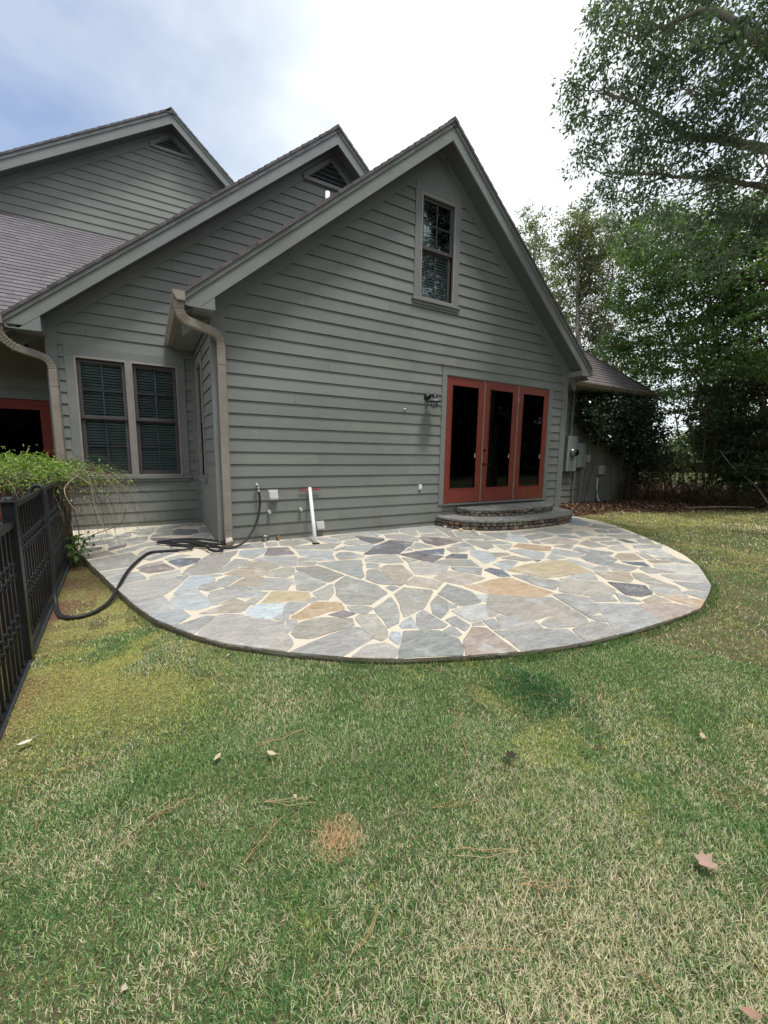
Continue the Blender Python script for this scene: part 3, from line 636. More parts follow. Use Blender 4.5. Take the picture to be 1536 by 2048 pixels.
PO = [(-1.95, 2.07), (-1.85, 1.2), (-1.734, .643), (-1.483, -.309), (-1.31, -.95), (-1.138, -1.589), (-1.0, -2.06), (-.877, -2.414), (-.655, -2.827), (-.481, -3.076), (-.14, -3.401), (.169, -3.642), (.434, -3.808), (.819, -3.972), (1.117, -4.085), (1.37, -4.159), (1.702, -4.226), (2.0, -4.26), (2.283, -4.285), (2.648, -4.302), (3.158, -4.297), (3.603, -4.179), (4.0, -4.05), (4.356, -3.855), (4.8, -3.6), (5.211, -3.289), (5.58, -2.92), (5.914, -2.498), (6.34, -1.98), (6.715, -1.47), (6.95, -.95), (7.061, -.393), (7.05, -.02), (6.95, .02), (.0, .02), (-.03, 2.07)]
def inpoly(x, y, P):
    r = np.zeros(np.shape(x), bool); n = len(P)
    for i in range(n):
        (x1, y1), (x2, y2) = P[i], P[(i+1) % n]
        if y1 == y2: continue
        c = ((y1 > y) != (y2 > y)) & (x < (x2-x1)*(y-y1)/(y2-y1)+x1); r ^= c
    return r
def axis(a, b, fine, far):
    v = list(np.arange(a, b, fine)); s_ = fine
    x = v[-1]
    while x < far: s_ *= 1.25; x += s_; v.append(x)
    x = v[0]; s_ = fine; l = []
    while x > -far: s_ *= 1.25; x -= s_; l.append(x)
    return np.array(l[::-1]+v)
gx, gy = axis(-3, 15, .12, 400), axis(-7, 3, .12, 400)
XX, YY = np.meshgrid(gx, gy); ZZ = gz(XX, YY)
V_ = np.stack([XX.ravel(), YY.ravel(), ZZ.ravel()], 1); nx, ny = len(gx), len(gy)
ii, jj = np.meshgrid(np.arange(nx-1), np.arange(ny-1)); q = (jj*nx+ii).ravel(); F_ = np.stack([q, q+1, q+nx+1, q+nx], 1)
cx, cy = V_[F_].mean(1)[:, 0], V_[F_].mean(1)[:, 1]
def ground_col(x, y):
    n = fbm(x, y, 2.2, 3)[:, None]; c = np.array([.115, .098, .058])*(.8+.5*n)
    ml = moss_mask(x, y)[:, None]; c = c*(1-ml)+np.array([.24, .23, .09])*(.7+.5*n)*ml
    lm = litter_mask(x, y)[:, None]; c = c*(1-lm)+np.array([.085, .05, .036])*(.7+.6*n)*lm
    # bare earth beside the fence and around the shrub
    be = (sst(-1.15, -1.6, x)*sst(-4.2, -2.5, y)*sst(.4, .6, fbm(x, y, 2.5, 41)))[:, None]; c = c*(1-be)+np.array([.17, .10, .07])*be
    be = (sst(-1.05, -1.3, x)*sst(-1.6, -.7, y))[:, None]*.8; c = c*(1-be)+np.array([.07, .05, .03])*be
    far = sst(18, 26, np.hypot(x, y))[:, None]; return c*(1-far)+np.array([.09, .11, .045])*far
g = np_mesh('ground', V_, F_, ground_col(cx, cy), M['ground'], smooth=True); g['kind'] = 'structure'

# ================================================================== PATIO
PAT = {'g': (.29, .295, .285), 'G': (.28, .275, .255), 'v': (.305, .30, .295), 'k': (.15, .15, .155), 'd': (.10, .115, .145), 'p': (.18, .155, .16), 'q': (.13, .115, .125),
       'b': (.34, .375, .40), 'B': (.41, .46, .50), 'w': (.40, .40, .385), 't': (.35, .305, .25), 'T': (.33, .31, .265), 'o': (.40, .29, .19), 'y': (.38, .32, .21), 'n': (.275, .285, .27), 'r': (.33, .27, .235)}
STONES = """g -0.307,1.725 -0.101,1.687 -0.072,2.030 -0.295,2.048 -0.364,1.922
g -0.547,1.612 -0.412,1.787 -0.333,1.968 -0.731,1.811
g -0.818,1.293 -0.587,1.331 -0.566,1.620 -0.772,1.750 -0.806,1.574
k -0.602,1.024 -0.370,0.912 -0.214,1.021 -0.211,1.354 -0.499,1.541 -0.576,1.421
g -0.219,1.058 -0.082,0.943 -0.073,1.537 -0.164,1.581
g -0.996,1.564 -0.833,1.507 -0.799,1.842 -1.146,1.687
g -1.048,1.240 -0.905,1.170 -0.817,1.459 -1.164,1.574
g -0.888,0.950 -0.606,1.036 -0.609,1.324 -0.858,1.161
g -0.466,0.525 -0.242,0.416 -0.102,0.673 -0.089,0.891 -0.272,0.886 -0.441,0.677
g -0.203,0.323 -0.079,0.223 -0.095,0.571 -0.233,0.381
g -1.315,0.965 -1.126,1.169 -1.171,1.594 -1.357,1.236
k -0.839,0.654 -0.560,0.614 -0.582,0.757 -0.840,0.923 -0.900,0.859
g -1.156,0.789 -0.927,0.754 -0.912,1.085 -1.297,0.978
g -1.369,0.519 -1.092,0.519 -0.918,0.660 -1.295,0.883 -1.384,0.737
k -1.352,0.269 -1.171,0.437 -1.156,0.618 -1.364,0.438
g -1.235,0.040 -1.079,0.141 -0.932,0.360 -0.788,0.338 -0.809,0.578 -0.943,0.564 -1.266,0.177
k -1.625,0.230 -1.423,0.388 -1.435,0.555 -1.695,0.494
g -1.538,-0.101 -1.232,0.023 -1.381,0.315 -1.606,0.156
G -1.364,-0.751 -1.076,-0.679 -0.964,-0.371 -1.099,0.059 -1.513,-0.194 -1.492,-0.275 -1.483,-0.309
g -0.961,-0.325 -0.621,0.012 -0.797,0.301 -0.934,0.228 -1.036,-0.083
g -0.888,-0.508 -0.745,-0.361 -0.552,-0.106 -0.659,-0.052 -0.960,-0.411
g -0.725,-0.581 -0.455,-0.446 -0.549,-0.333 -0.760,-0.483
d -0.627,-0.970 -0.433,-0.820 -0.369,-0.640 -0.586,-0.530 -0.725,-0.623
p -0.905,-1.068 -0.658,-1.018 -0.757,-0.704 -0.944,-0.803 -1.011,-0.927
g -0.906,-0.762 -0.760,-0.660 -0.771,-0.579 -0.930,-0.635
g -0.991,-0.870 -0.915,-0.754 -0.931,-0.635 -1.031,-0.790
g -1.286,-1.039 -1.120,-0.905 -1.066,-0.722 -1.352,-0.796 -1.310,-0.950
v -1.190,-1.394 -0.922,-1.251 -1.016,-0.942 -1.132,-0.948 -1.276,-1.076
w -0.903,-1.288 -0.667,-1.339 -0.624,-1.175 -0.615,-1.037 -0.873,-1.150 -0.912,-1.206
v -1.092,-1.744 -1.029,-1.961 -0.793,-1.857 -0.688,-1.664 -0.605,-1.462 -0.675,-1.368 -0.895,-1.302 -1.184,-1.418 -1.138,-1.589
b -0.720,-1.927 -0.563,-1.828 -0.363,-1.650 -0.332,-1.570 -0.388,-1.384 -0.538,-1.369 -0.583,-1.446 -0.727,-1.861
v -0.576,-1.314 -0.393,-1.368 -0.278,-1.350 0.098,-0.431 -0.261,-0.498 -0.378,-0.698 -0.645,-1.257
g -0.682,-1.369 -0.604,-1.454 -0.548,-1.330 -0.660,-1.306
g -0.369,-1.512 -0.250,-1.480 -0.256,-1.424 -0.377,-1.385
v -0.228,-0.432 -0.125,-0.425 0.060,-0.350 0.074,-0.230 -0.108,-0.224
g -0.461,-1.922 -0.339,-1.880 -0.359,-1.644 -0.526,-1.817
g -1.719,1.056 -1.349,1.275 -1.390,1.520 -1.783,1.409
g -1.651,0.709 -1.388,0.735 -1.308,0.953 -1.341,1.096 -1.677,0.953
v -0.915,-2.305 -0.756,-2.226 -0.761,-2.079 -0.801,-1.870 -1.026,-1.970 -1.000,-2.060
b -0.754,-2.237 -0.577,-2.381 -0.454,-2.311 -0.514,-1.840 -0.553,-1.799 -0.756,-1.970
b -0.823,-2.515 -0.762,-2.627 -0.629,-2.471 -0.689,-2.295 -0.779,-2.248 -0.913,-2.310 -0.877,-2.414
g -0.453,-1.929 -0.358,-1.887 -0.354,-1.776 -0.469,-1.754 -0.527,-1.819
g -0.295,-1.955 -0.166,-2.030 -0.121,-1.986 -0.216,-1.864 -0.305,-1.878
g -0.068,-2.102 -0.027,-1.998 -0.092,-1.964 -0.139,-2.022
g -0.396,-2.073 -0.158,-2.284 -0.021,-2.144 -0.332,-1.916 -0.446,-1.963
w -0.453,-2.323 -0.237,-2.209 -0.386,-2.038 -0.467,-2.015
g -0.162,-2.487 0.031,-2.207 -0.026,-2.163 -0.198,-2.352
t -0.451,-2.510 -0.278,-2.584 -0.174,-2.442 -0.259,-2.237 -0.399,-2.372 -0.589,-2.466
v -0.650,-2.834 -0.458,-2.564 -0.536,-2.523 -0.766,-2.620 -0.655,-2.827
v -0.526,-3.012 -0.481,-3.076 -0.359,-3.192 -0.153,-3.389 -0.083,-3.300 -0.065,-3.057 -0.033,-2.921 -0.240,-2.738 -0.279,-2.628 -0.396,-2.542 -0.473,-2.565 -0.636,-2.854
g 0.078,-0.339 0.428,-0.413 0.502,-0.080 0.070,-0.157
b 0.036,-0.746 0.168,-0.955 0.346,-0.728 0.452,-0.459 0.099,-0.481
g 0.481,-0.381 0.629,-0.378 0.680,-0.138 0.516,-0.098
g 0.656,-0.395 0.799,-0.503 1.043,-0.401 0.906,-0.019 0.703,-0.125
p 0.479,-0.917 0.685,-0.961 0.716,-0.532 0.471,-0.446 0.319,-0.837
g 0.959,-0.186 1.047,-0.386 1.170,-0.322 1.260,-0.031 0.952,-0.056
g 1.250,-0.288 1.304,-0.548 1.542,-0.503 1.439,-0.165 1.277,-0.131
g 1.574,-0.457 1.821,-0.409 1.897,-0.067 1.484,-0.116
g 0.772,-0.682 1.189,-0.921 1.482,-0.600 1.014,-0.550 0.759,-0.529
b 0.720,-1.068 1.091,-1.196 1.180,-0.984 0.753,-0.739
g 1.207,-1.027 1.404,-0.924 1.473,-0.799 1.173,-0.966
g 1.496,-0.778 1.647,-0.852 1.789,-0.569 1.588,-0.512 1.500,-0.628
v 0.317,-1.267 0.353,-1.427 0.546,-1.476 0.673,-1.045 0.342,-0.879 0.138,-1.002
g 0.603,-1.302 0.720,-1.297 0.734,-1.148 0.645,-1.172
g 0.704,-1.321 1.021,-1.455 1.088,-1.197 0.761,-1.120
g 0.546,-1.471 0.726,-1.547 0.796,-1.416 0.598,-1.316
g 1.066,-1.445 1.252,-1.494 1.419,-1.451 1.365,-1.148 1.221,-1.095 1.108,-1.222
v -0.236,-1.380 -0.008,-1.210 0.117,-0.977 -0.032,-0.843 -0.292,-1.351
T 0.220,-1.513 0.349,-1.434 0.327,-1.253 0.097,-1.033 -0.046,-1.285
t -0.197,-1.499 -0.092,-1.609 -0.012,-1.710 0.111,-1.690 0.217,-1.529 -0.075,-1.269 -0.245,-1.450
g -0.355,-1.859 -0.290,-1.873 -0.083,-1.631 -0.216,-1.519 -0.323,-1.625 -0.350,-1.719
t -0.041,-2.008 0.113,-1.727 -0.071,-1.654 -0.242,-1.848
T 0.301,-1.853 0.404,-1.779 0.490,-1.543 0.438,-1.464 0.237,-1.523 0.120,-1.698
v 0.201,-2.243 0.354,-1.910 0.098,-1.758 -0.070,-2.084
g 0.610,-2.187 0.510,-1.738 0.439,-1.702 0.277,-2.108
G 0.479,-1.678 0.529,-1.965 0.624,-2.205 0.865,-2.051 0.745,-1.578 0.493,-1.522
n 0.867,-1.893 0.956,-2.249 1.036,-2.173 1.299,-1.559 1.055,-1.484 0.767,-1.457
g 0.271,-2.276 0.386,-2.371 0.600,-2.211 0.385,-2.136 0.306,-2.134
g -0.143,-2.034 -0.103,-1.950 -0.224,-1.850 -0.312,-1.908
g -0.136,-2.032 -0.066,-2.090 -0.033,-2.000 -0.109,-1.961
v -0.304,-2.140 -0.173,-2.283 -0.021,-2.165 -0.313,-1.933 -0.454,-1.950
w -0.475,-2.195 -0.458,-2.317 -0.376,-2.329 -0.244,-2.209 -0.391,-2.042 -0.452,-2.010
g -0.439,-1.899 -0.365,-1.892 -0.347,-1.641 -0.411,-1.683
y 0.037,-2.510 0.140,-2.499 0.256,-2.588 0.327,-2.501 0.352,-2.373 0.071,-2.194 -0.119,-2.471
g 0.378,-2.624 0.429,-2.651 0.546,-2.502 0.645,-2.242 0.372,-2.410
g 0.274,-2.658 0.384,-2.599 0.348,-2.506 0.257,-2.577
G 0.535,-2.569 0.526,-2.826 0.713,-2.924 0.986,-2.731 1.001,-2.454 0.859,-2.058 0.667,-2.243
B -0.250,-2.700 -0.123,-2.837 0.009,-2.752 0.082,-2.532 -0.137,-2.458 -0.253,-2.542
v 0.064,-2.813 0.270,-2.623 0.117,-2.511 -0.011,-2.775
g -0.016,-2.930 0.038,-2.817 -0.035,-2.769 -0.098,-2.820
o 0.047,-2.926 0.165,-2.954 0.316,-2.900 0.481,-2.901 0.507,-2.745 0.329,-2.638 0.032,-2.852
p 0.389,-3.066 0.510,-3.038 0.450,-2.910 0.300,-2.953
G 0.491,-3.007 0.589,-3.072 0.695,-2.991 0.637,-2.898 0.505,-2.862
v -0.034,-2.963 -0.085,-3.130 -0.019,-3.089 0.059,-2.968 0.057,-2.915 0.002,-2.887
T -0.046,-3.226 0.027,-3.283 0.343,-3.251 0.409,-3.221 0.448,-3.103 0.233,-2.967 0.062,-2.986 -0.058,-3.141
v 0.004,-3.514 0.136,-3.617 0.278,-3.544 0.425,-3.487 0.433,-3.279 0.385,-3.240 0.128,-3.298 -0.143,-3.398 -0.140,-3.401 -0.135,-3.405
T 0.438,-3.278 0.423,-3.501 0.456,-3.551 0.527,-3.508 0.569,-3.436 0.646,-3.117 0.533,-3.049 0.459,-3.110
g 0.643,-3.222 0.590,-3.398 0.716,-3.347 0.806,-3.218 0.913,-2.983 0.954,-2.833 0.677,-3.009
b 0.514,-3.542 0.523,-3.659 0.604,-3.562 0.635,-3.488 0.588,-3.450 0.535,-3.505
w 0.413,-3.795 0.491,-3.709 0.470,-3.578 0.317,-3.547 0.170,-3.643
g 1.524,-0.410 1.614,-0.454 1.807,-0.424 1.864,-0.143 1.682,-0.054
g 1.879,-0.215 2.137,-0.473 2.231,-0.375 2.246,-0.007 1.875,0.024
g 2.313,-0.298 2.633,-0.309 2.795,-0.018 2.229,-0.058
d 1.812,-0.543 1.819,-0.812 1.874,-0.881 2.121,-0.731 2.176,-0.589 1.856,-0.261
g 1.545,-0.786 1.830,-0.814 1.792,-0.553 1.622,-0.512 1.480,-0.639
b 1.524,-1.230 1.828,-0.982 1.836,-0.865 1.471,-0.863 1.305,-0.988
g 2.668,-0.273 2.674,-0.651 2.821,-0.624 3.116,-0.018 2.832,0.002
v 2.223,-0.586 2.345,-0.848 2.512,-1.010 2.685,-0.844 2.598,-0.407 2.316,-0.365
g 2.907,-0.492 3.260,-0.613 3.533,0.003 3.143,0.012
g 2.750,-0.768 3.171,-0.928 3.256,-0.631 2.859,-0.582
g 3.298,-0.644 3.629,-0.490 3.707,-0.083 3.511,-0.052
g 3.177,-0.955 3.254,-1.013 3.490,-0.596 3.320,-0.625
g 3.191,-1.146 3.512,-1.301 3.833,-0.821 3.536,-0.576
d 1.661,-1.441 1.858,-1.540 2.437,-1.027 2.199,-0.751 1.889,-0.937 1.432,-1.358
q 2.546,-1.128 2.589,-1.409 3.016,-1.321 2.988,-0.924 2.704,-0.760
g 3.030,-1.302 3.136,-1.310 3.255,-1.027 3.010,-0.954
g 2.155,-1.351 2.258,-1.439 2.531,-1.399 2.461,-1.060 2.245,-1.218
p 2.145,-1.436 2.143,-1.312 2.002,-1.440
d 2.200,-1.682 2.360,-1.824 2.586,-1.537 2.104,-1.501
q 1.914,-1.866 1.987,-2.065 2.310,-1.893 2.113,-1.523 1.839,-1.544
g 1.310,-1.688 1.510,-1.865 1.700,-1.909 1.811,-1.518 1.515,-1.457 1.344,-1.566
T 1.729,-1.936 1.905,-1.903 1.790,-1.695
v 1.191,-1.908 1.295,-1.988 1.418,-1.819 1.282,-1.723
t 1.168,-2.570 1.191,-2.630 1.517,-2.361 1.626,-1.969 1.452,-1.905 1.302,-1.974
g 1.031,-2.470 1.178,-2.585 1.277,-1.991 1.164,-1.985 0.992,-2.265
w 1.543,-2.340 1.621,-2.446 1.850,-2.501 2.074,-2.276 1.932,-1.954 1.712,-1.948
G 3.076,-1.577 3.303,-1.688 3.539,-1.450 3.196,-1.241
g 2.826,-1.520 2.987,-1.709 3.125,-1.348 2.760,-1.446
g 2.523,-1.772 2.584,-1.816 2.954,-1.770 2.756,-1.493 2.593,-1.556
d 2.258,-2.001 2.499,-2.111 2.647,-1.943 2.479,-1.826 2.277,-1.931
g 2.107,-2.286 2.380,-2.450 2.494,-2.164 2.190,-2.010 1.973,-2.065
B 2.648,-2.004 2.512,-2.404 2.802,-2.305 2.999,-1.967 2.898,-1.818 2.808,-1.807
g 2.021,-2.395 2.145,-2.725 2.364,-2.509 2.060,-2.306
t 1.671,-2.731 1.761,-2.905 2.126,-2.810 2.030,-2.467 1.955,-2.428 1.625,-2.551
t 1.364,-2.744 1.444,-2.873 1.660,-2.711 1.489,-2.405 1.252,-2.597
g 1.046,-2.717 1.171,-2.645 1.116,-2.555 1.033,-2.592
G 0.898,-3.077 0.802,-3.281 1.061,-3.193 1.172,-3.096 1.403,-2.859 1.198,-2.666 1.016,-2.784
v 1.365,-3.145 1.363,-3.299 1.526,-3.328 1.596,-3.307 1.698,-3.079 1.637,-2.770 1.367,-2.970
g 1.047,-3.324 1.046,-3.435 1.202,-3.338 1.333,-3.189 1.357,-2.984 1.194,-3.100
g 1.229,-3.291 1.304,-3.313 1.359,-3.263 1.309,-3.184
w 1.208,-3.458 1.212,-3.601 1.412,-3.590 1.467,-3.500 1.589,-3.373 1.412,-3.323 1.220,-3.338
v 0.824,-3.418 0.783,-3.527 0.958,-3.580 1.027,-3.547 1.031,-3.352 1.035,-3.208 0.924,-3.274
b 0.678,-3.441 0.798,-3.494 0.867,-3.279 0.697,-3.377
g 1.050,-3.554 1.060,-3.704 1.171,-3.633 1.184,-3.441 1.058,-3.466
g 0.962,-3.744 1.011,-3.731 1.053,-3.565 0.906,-3.618
w 1.605,-3.242 1.619,-3.337 1.806,-3.203 1.660,-3.126
g 1.433,-3.502 1.412,-3.605 1.524,-3.577 1.520,-3.429
g 1.180,-3.651 1.270,-3.686 1.299,-3.609 1.190,-3.617
v 1.258,-3.772 1.329,-3.796 1.422,-3.625 1.309,-3.606
n 0.488,-3.707 0.422,-3.800 0.434,-3.808 0.812,-3.969 0.898,-3.870 0.943,-3.764 0.898,-3.590 0.669,-3.477
r 0.821,-3.973 1.117,-4.085 1.126,-4.088 1.161,-4.098 1.239,-3.727 1.157,-3.660 0.956,-3.798
v 1.231,-3.952 1.184,-4.104 1.370,-4.159 1.370,-4.159 1.698,-4.225 1.763,-4.022 1.368,-3.830 1.246,-3.787
v 1.315,-3.789 1.389,-3.823 1.621,-3.932 1.668,-3.806 1.634,-3.742 1.518,-3.599 1.457,-3.608
G 1.535,-3.410 1.534,-3.561 1.566,-3.649 1.681,-3.802 2.164,-3.774 2.245,-3.514 2.119,-3.479 1.924,-3.320 1.787,-3.202
o 1.791,-3.194 1.940,-3.309 2.138,-3.477 2.372,-3.452 2.369,-2.941 2.286,-2.873 1.731,-2.908
v 2.397,-3.240 2.437,-3.406 2.716,-3.256 2.588,-2.912 2.442,-2.860
v 2.189,-3.756 2.115,-3.949 2.322,-3.957 2.541,-3.678 2.431,-3.512 2.317,-3.468
T 2.437,-3.457 2.576,-3.657 2.771,-3.760 2.973,-3.689 3.095,-3.448 2.802,-3.180
v 1.660,-3.944 1.746,-3.989 1.890,-4.037 2.015,-4.038 2.088,-3.963 2.154,-3.792 1.905,-3.798 1.659,-3.869
g 2.487,-3.781 2.691,-3.874 2.766,-3.776 2.559,-3.668
v 1.693,-4.224 1.702,-4.226 2.000,-4.260 2.117,-4.142 2.091,-4.034 1.781,-4.047
g 2.105,-4.034 2.155,-4.114 2.237,-3.992 2.105,-3.951
v 2.006,-4.261 2.283,-4.285 2.436,-4.292 2.582,-4.299 2.757,-3.979 2.447,-3.788
v 2.682,-3.898 2.874,-3.983 2.891,-3.709
q 2.911,-3.814 2.994,-3.907 3.165,-3.918 3.382,-3.741 3.146,-3.486
g 3.306,-1.235 3.521,-1.294 3.794,-0.841 3.738,-0.754
g 3.754,-1.279 3.783,-1.516 4.272,-1.112 3.833,-0.901
g 3.488,-1.361 3.687,-1.440 3.746,-1.115 3.693,-1.054
b 3.921,-1.848 4.270,-1.386 4.113,-1.261 3.743,-1.555
g 4.200,-1.288 4.448,-1.358 4.579,-1.109 4.317,-1.090
g 4.528,-1.311 4.843,-1.309 4.848,-1.142 4.567,-1.114
G 3.093,-1.579 3.668,-1.749 3.681,-1.587 3.274,-1.268
g 4.102,-1.708 4.776,-1.646 4.801,-1.359 4.260,-1.427
g 4.894,-1.576 5.140,-1.647 5.417,-1.528 5.213,-1.110 4.896,-1.125
g 5.460,-1.414 5.615,-1.370 5.542,-1.102 5.313,-1.116
t 4.104,-1.965 4.441,-2.207 4.676,-2.128 4.778,-1.752 4.221,-1.777
o 3.631,-2.241 3.824,-2.304 4.032,-2.127 3.766,-1.773 3.534,-1.886
b 3.234,-2.534 3.368,-2.541 3.632,-2.348 3.499,-2.053 3.290,-2.018
g 3.975,-1.860 4.036,-1.978 4.187,-1.795 4.072,-1.738
g 3.052,-1.867 3.266,-1.792 3.344,-1.671 3.081,-1.619
g 3.257,-2.002 3.395,-1.958 3.642,-1.784 3.359,-1.721
T 2.849,-2.237 3.129,-2.224 3.184,-2.114 2.965,-2.005
T 3.032,-2.534 3.210,-2.535 3.104,-2.274 2.878,-2.284
B 2.517,-2.704 2.762,-2.626 2.698,-2.435 2.586,-2.435
g 2.776,-2.604 2.958,-2.506 2.908,-2.391 2.686,-2.392
d 3.156,-2.615 3.273,-2.581 3.178,-2.529
g 3.404,-2.646 3.658,-2.657 3.641,-2.422 3.399,-2.546
g 3.727,-2.612 3.838,-2.728 4.083,-2.606 3.981,-2.221 3.676,-2.405
g 4.141,-2.374 4.387,-2.234 4.342,-2.167 4.081,-2.115
G 4.080,-2.646 4.324,-2.829 4.513,-2.760 4.313,-2.322 4.137,-2.381
g 3.715,-2.919 3.715,-3.131 3.912,-3.101 4.173,-2.997 4.266,-2.806 4.070,-2.646 3.833,-2.705
w 3.455,-3.118 3.620,-3.067 3.659,-2.715 3.528,-2.713
y 2.709,-3.120 3.344,-3.200 3.552,-2.745 3.321,-2.628 2.819,-2.644 2.531,-2.710
g 3.590,-3.245 3.649,-3.079 3.419,-3.128
d 2.280,-2.839 2.400,-2.901 2.514,-2.673 2.437,-2.536 2.315,-2.574
g 2.086,-2.593 2.154,-2.701 2.355,-2.522 2.230,-2.432
g 3.113,-3.424 3.342,-3.216 3.093,-3.155 2.882,-3.201
g 5.122,-1.870 5.406,-1.909 5.560,-1.582 5.371,-1.546
g 4.805,-1.837 4.990,-1.974 5.022,-1.701 4.783,-1.635
g 4.497,-2.446 4.774,-2.509 4.941,-2.075 4.576,-2.182
b 5.963,-1.033 6.117,-1.292 6.479,-1.156 6.825,-0.645 6.747,-0.451
g 6.041,-1.354 6.171,-1.647 6.530,-1.721 6.502,-1.200
g 5.692,-1.779 5.853,-1.910 6.078,-1.660 5.864,-1.592
g 5.865,-1.911 6.122,-2.087 6.326,-1.755 6.108,-1.709
g 5.501,-2.229 5.825,-2.430 6.163,-2.195 5.596,-1.948
g 4.935,-2.199 5.263,-2.276 5.449,-2.180 5.054,-2.030
d 5.303,-2.489 5.422,-2.591 5.537,-2.306 5.417,-2.247
g 5.456,-2.601 5.602,-2.716 5.935,-2.473 5.666,-2.413
g 5.025,-2.747 5.385,-2.926 5.690,-2.781 5.185,-2.630
g 4.858,-2.460 5.119,-2.511 5.271,-2.373 4.962,-2.262
w 4.605,-2.738 4.878,-2.771 5.081,-2.535 4.697,-2.530
t 4.155,-3.057 4.438,-3.171 4.703,-2.912 4.504,-2.812 4.261,-2.901
d 4.080,-3.242 4.192,-3.378 4.336,-3.227 4.090,-3.074
g 3.611,-3.279 3.776,-3.388 4.033,-3.328 3.973,-3.087 3.699,-3.150
g 3.566,-3.259 3.702,-3.149 3.625,-3.082 3.400,-3.147
t 3.226,-3.442 3.337,-3.619 3.515,-3.554 3.727,-3.381 3.364,-3.193
w 4.858,-3.190 4.984,-3.285 5.289,-2.951 4.930,-2.842
g 4.529,-3.160 4.622,-3.240 4.883,-2.942 4.764,-2.882
g 4.640,-3.402 4.812,-3.591 4.941,-3.293 4.725,-3.154
t 4.388,-3.302 4.609,-3.414 4.686,-3.299 4.474,-3.192
w 4.210,-3.417 4.220,-3.657 4.404,-3.828 4.782,-3.610 4.341,-3.328
g 3.871,-3.522 4.182,-3.659 4.136,-3.341 3.991,-3.343
w 3.866,-3.776 4.087,-4.002 4.356,-3.855 4.363,-3.851 4.088,-3.650 3.926,-3.611
T 3.520,-3.566 3.445,-3.753 3.513,-4.004 3.613,-3.940 3.801,-3.461 3.716,-3.417
v 3.645,-4.011 3.735,-4.136 4.000,-4.050 4.058,-4.018 3.790,-3.787
w 3.217,-3.886 3.443,-4.032 3.524,-4.013 3.514,-3.797 3.391,-3.765
t 3.179,-3.967 3.391,-4.118 3.492,-4.018 3.210,-3.911
v 3.438,-4.223 3.603,-4.179 3.708,-4.145 3.581,-4.013 3.476,-4.019
o 3.146,-4.135 3.164,-4.295 3.420,-4.228 3.316,-4.066 3.170,-3.989
t 2.876,-4.000 3.109,-4.111 3.160,-3.926 2.911,-3.953
r 2.537,-4.297 2.648,-4.302 3.014,-4.298 3.158,-4.297 3.094,-4.135 2.864,-4.002 2.768,-4.000
g 5.451,-2.037 5.579,-1.932 5.367,-1.938"""
m = MB(); n = len(PO)
top = [(x, y, -.006) for x, y in PO]; m.add(top, [list(range(n))], (.68, .61, .49), 0)
for i in range(n):
    (x1, y1), (x2, y2) = PO[i], PO[(i+1) % n]; m.add([(x1, y1, -.006), (x2, y2, -.006), (x2, y2, -.03), (x1, y1, -.03)], [(0, 1, 2, 3)], (.12, .105, .08), 0)
    # rough bed of older concrete under the slabs; contact shade put into rim and bed colour
    m.add([(x1, y1, -.03), (x2, y2, -.03), (x2*.995, y2*.99+.02, -.16), (x1*.995, y1*.99+.02, -.16)], [(0, 1, 2, 3)], (.07, .06, .045), 0)
def slab(m, P, col, z, th, rough=.012, mi=1):
    P = [Vector((*p, 0)) for p in P]; area = sum(P[i].x*P[(i+1) % len(P)].y-P[(i+1) % len(P)].x*P[i].y for i in range(len(P)))
    if area < 0: P = P[::-1]
    Q = []
    for i, a in enumerate(P):      # round corners a little and wobble edges
        b = P[(i+1) % len(P)]; pr = P[i-1]; L = (b-a).length
        ca = a+(b-a)*min(.10, .02/max(L, .01)); cb_ = a+(pr-a)*min(.10, .02/max((pr-a).length, .01))
        Q.append((cb_+a)/2*.55+(ca+a)/2*.45 if False else cb_); Q.append((ca+cb_+a*2)/4)
        k_ = max(1, int(L/.09)); nn = Vector((b.y-a.y, a.x-b.x, 0)); nn = nn.normalized() if L > 0 else nn
        for j in range(k_): 
            t_ = (j+.5)/k_
            if t_*L > .04 and (1-t_)*L > .04: Q.append(a+(b-a)*t_+nn*rnd.uniform(-rough, rough)*min(1, L*2))
            elif j == 0: Q.append(ca)
    n_ = len(Q); c = sum(Q, Vector())/n_; tx, ty = rnd.uniform(-.004, .004), rnd.uniform(-.004, .004)
    hz = lambda q: z+(q.x-c.x)*tx+(q.y-c.y)*ty
    T_ = [(q.x, q.y, hz(q)-.003) for q in Q]; I_ = [(q+(c-q).normalized()*.008) for q in Q]; I2 = [(q.x, q.y, hz(q)) for q in I_]
    B_ = [(q.x, q.y, z-th) for q in Q]
    m.add(T_+I2+B_, [tuple(range(n_, 2*n_))]+[(i, (i+1) % n_, n_+(i+1) % n_, n_+i) for i in range(n_)]+[((i+1) % n_, i, 2*n_+i, 2*n_+(i+1) % n_) for i in range(n_)], col, mi)
for ln in STONES.strip().split('\n'):
    k_, *pts = ln.split(); P = [tuple(map(float, p.split(','))) for p in pts]
    v = rnd.uniform(.80, 1.14); tn = rnd.uniform(-.012, .012); b_ = PAT[k_]; col = (b_[0]*v+tn, b_[1]*v, b_[2]*v-tn)
    slab(m, P, col, rnd.uniform(-.001, .0025), .018 if True else 0)
patio = m.build('patio', [M['mortar'], M['stone']], None); patio['kind'] = 'structure'
tag(MB().lathe([(0, .003), (.045, .003), (.052, .0025), (.055, -.03)], (1.128, -.50, .0035), k=20).build('drain_hole', M['hole'], None), 'dark round drain hole in the patio at the foot of the leaning pipe', 'drain')

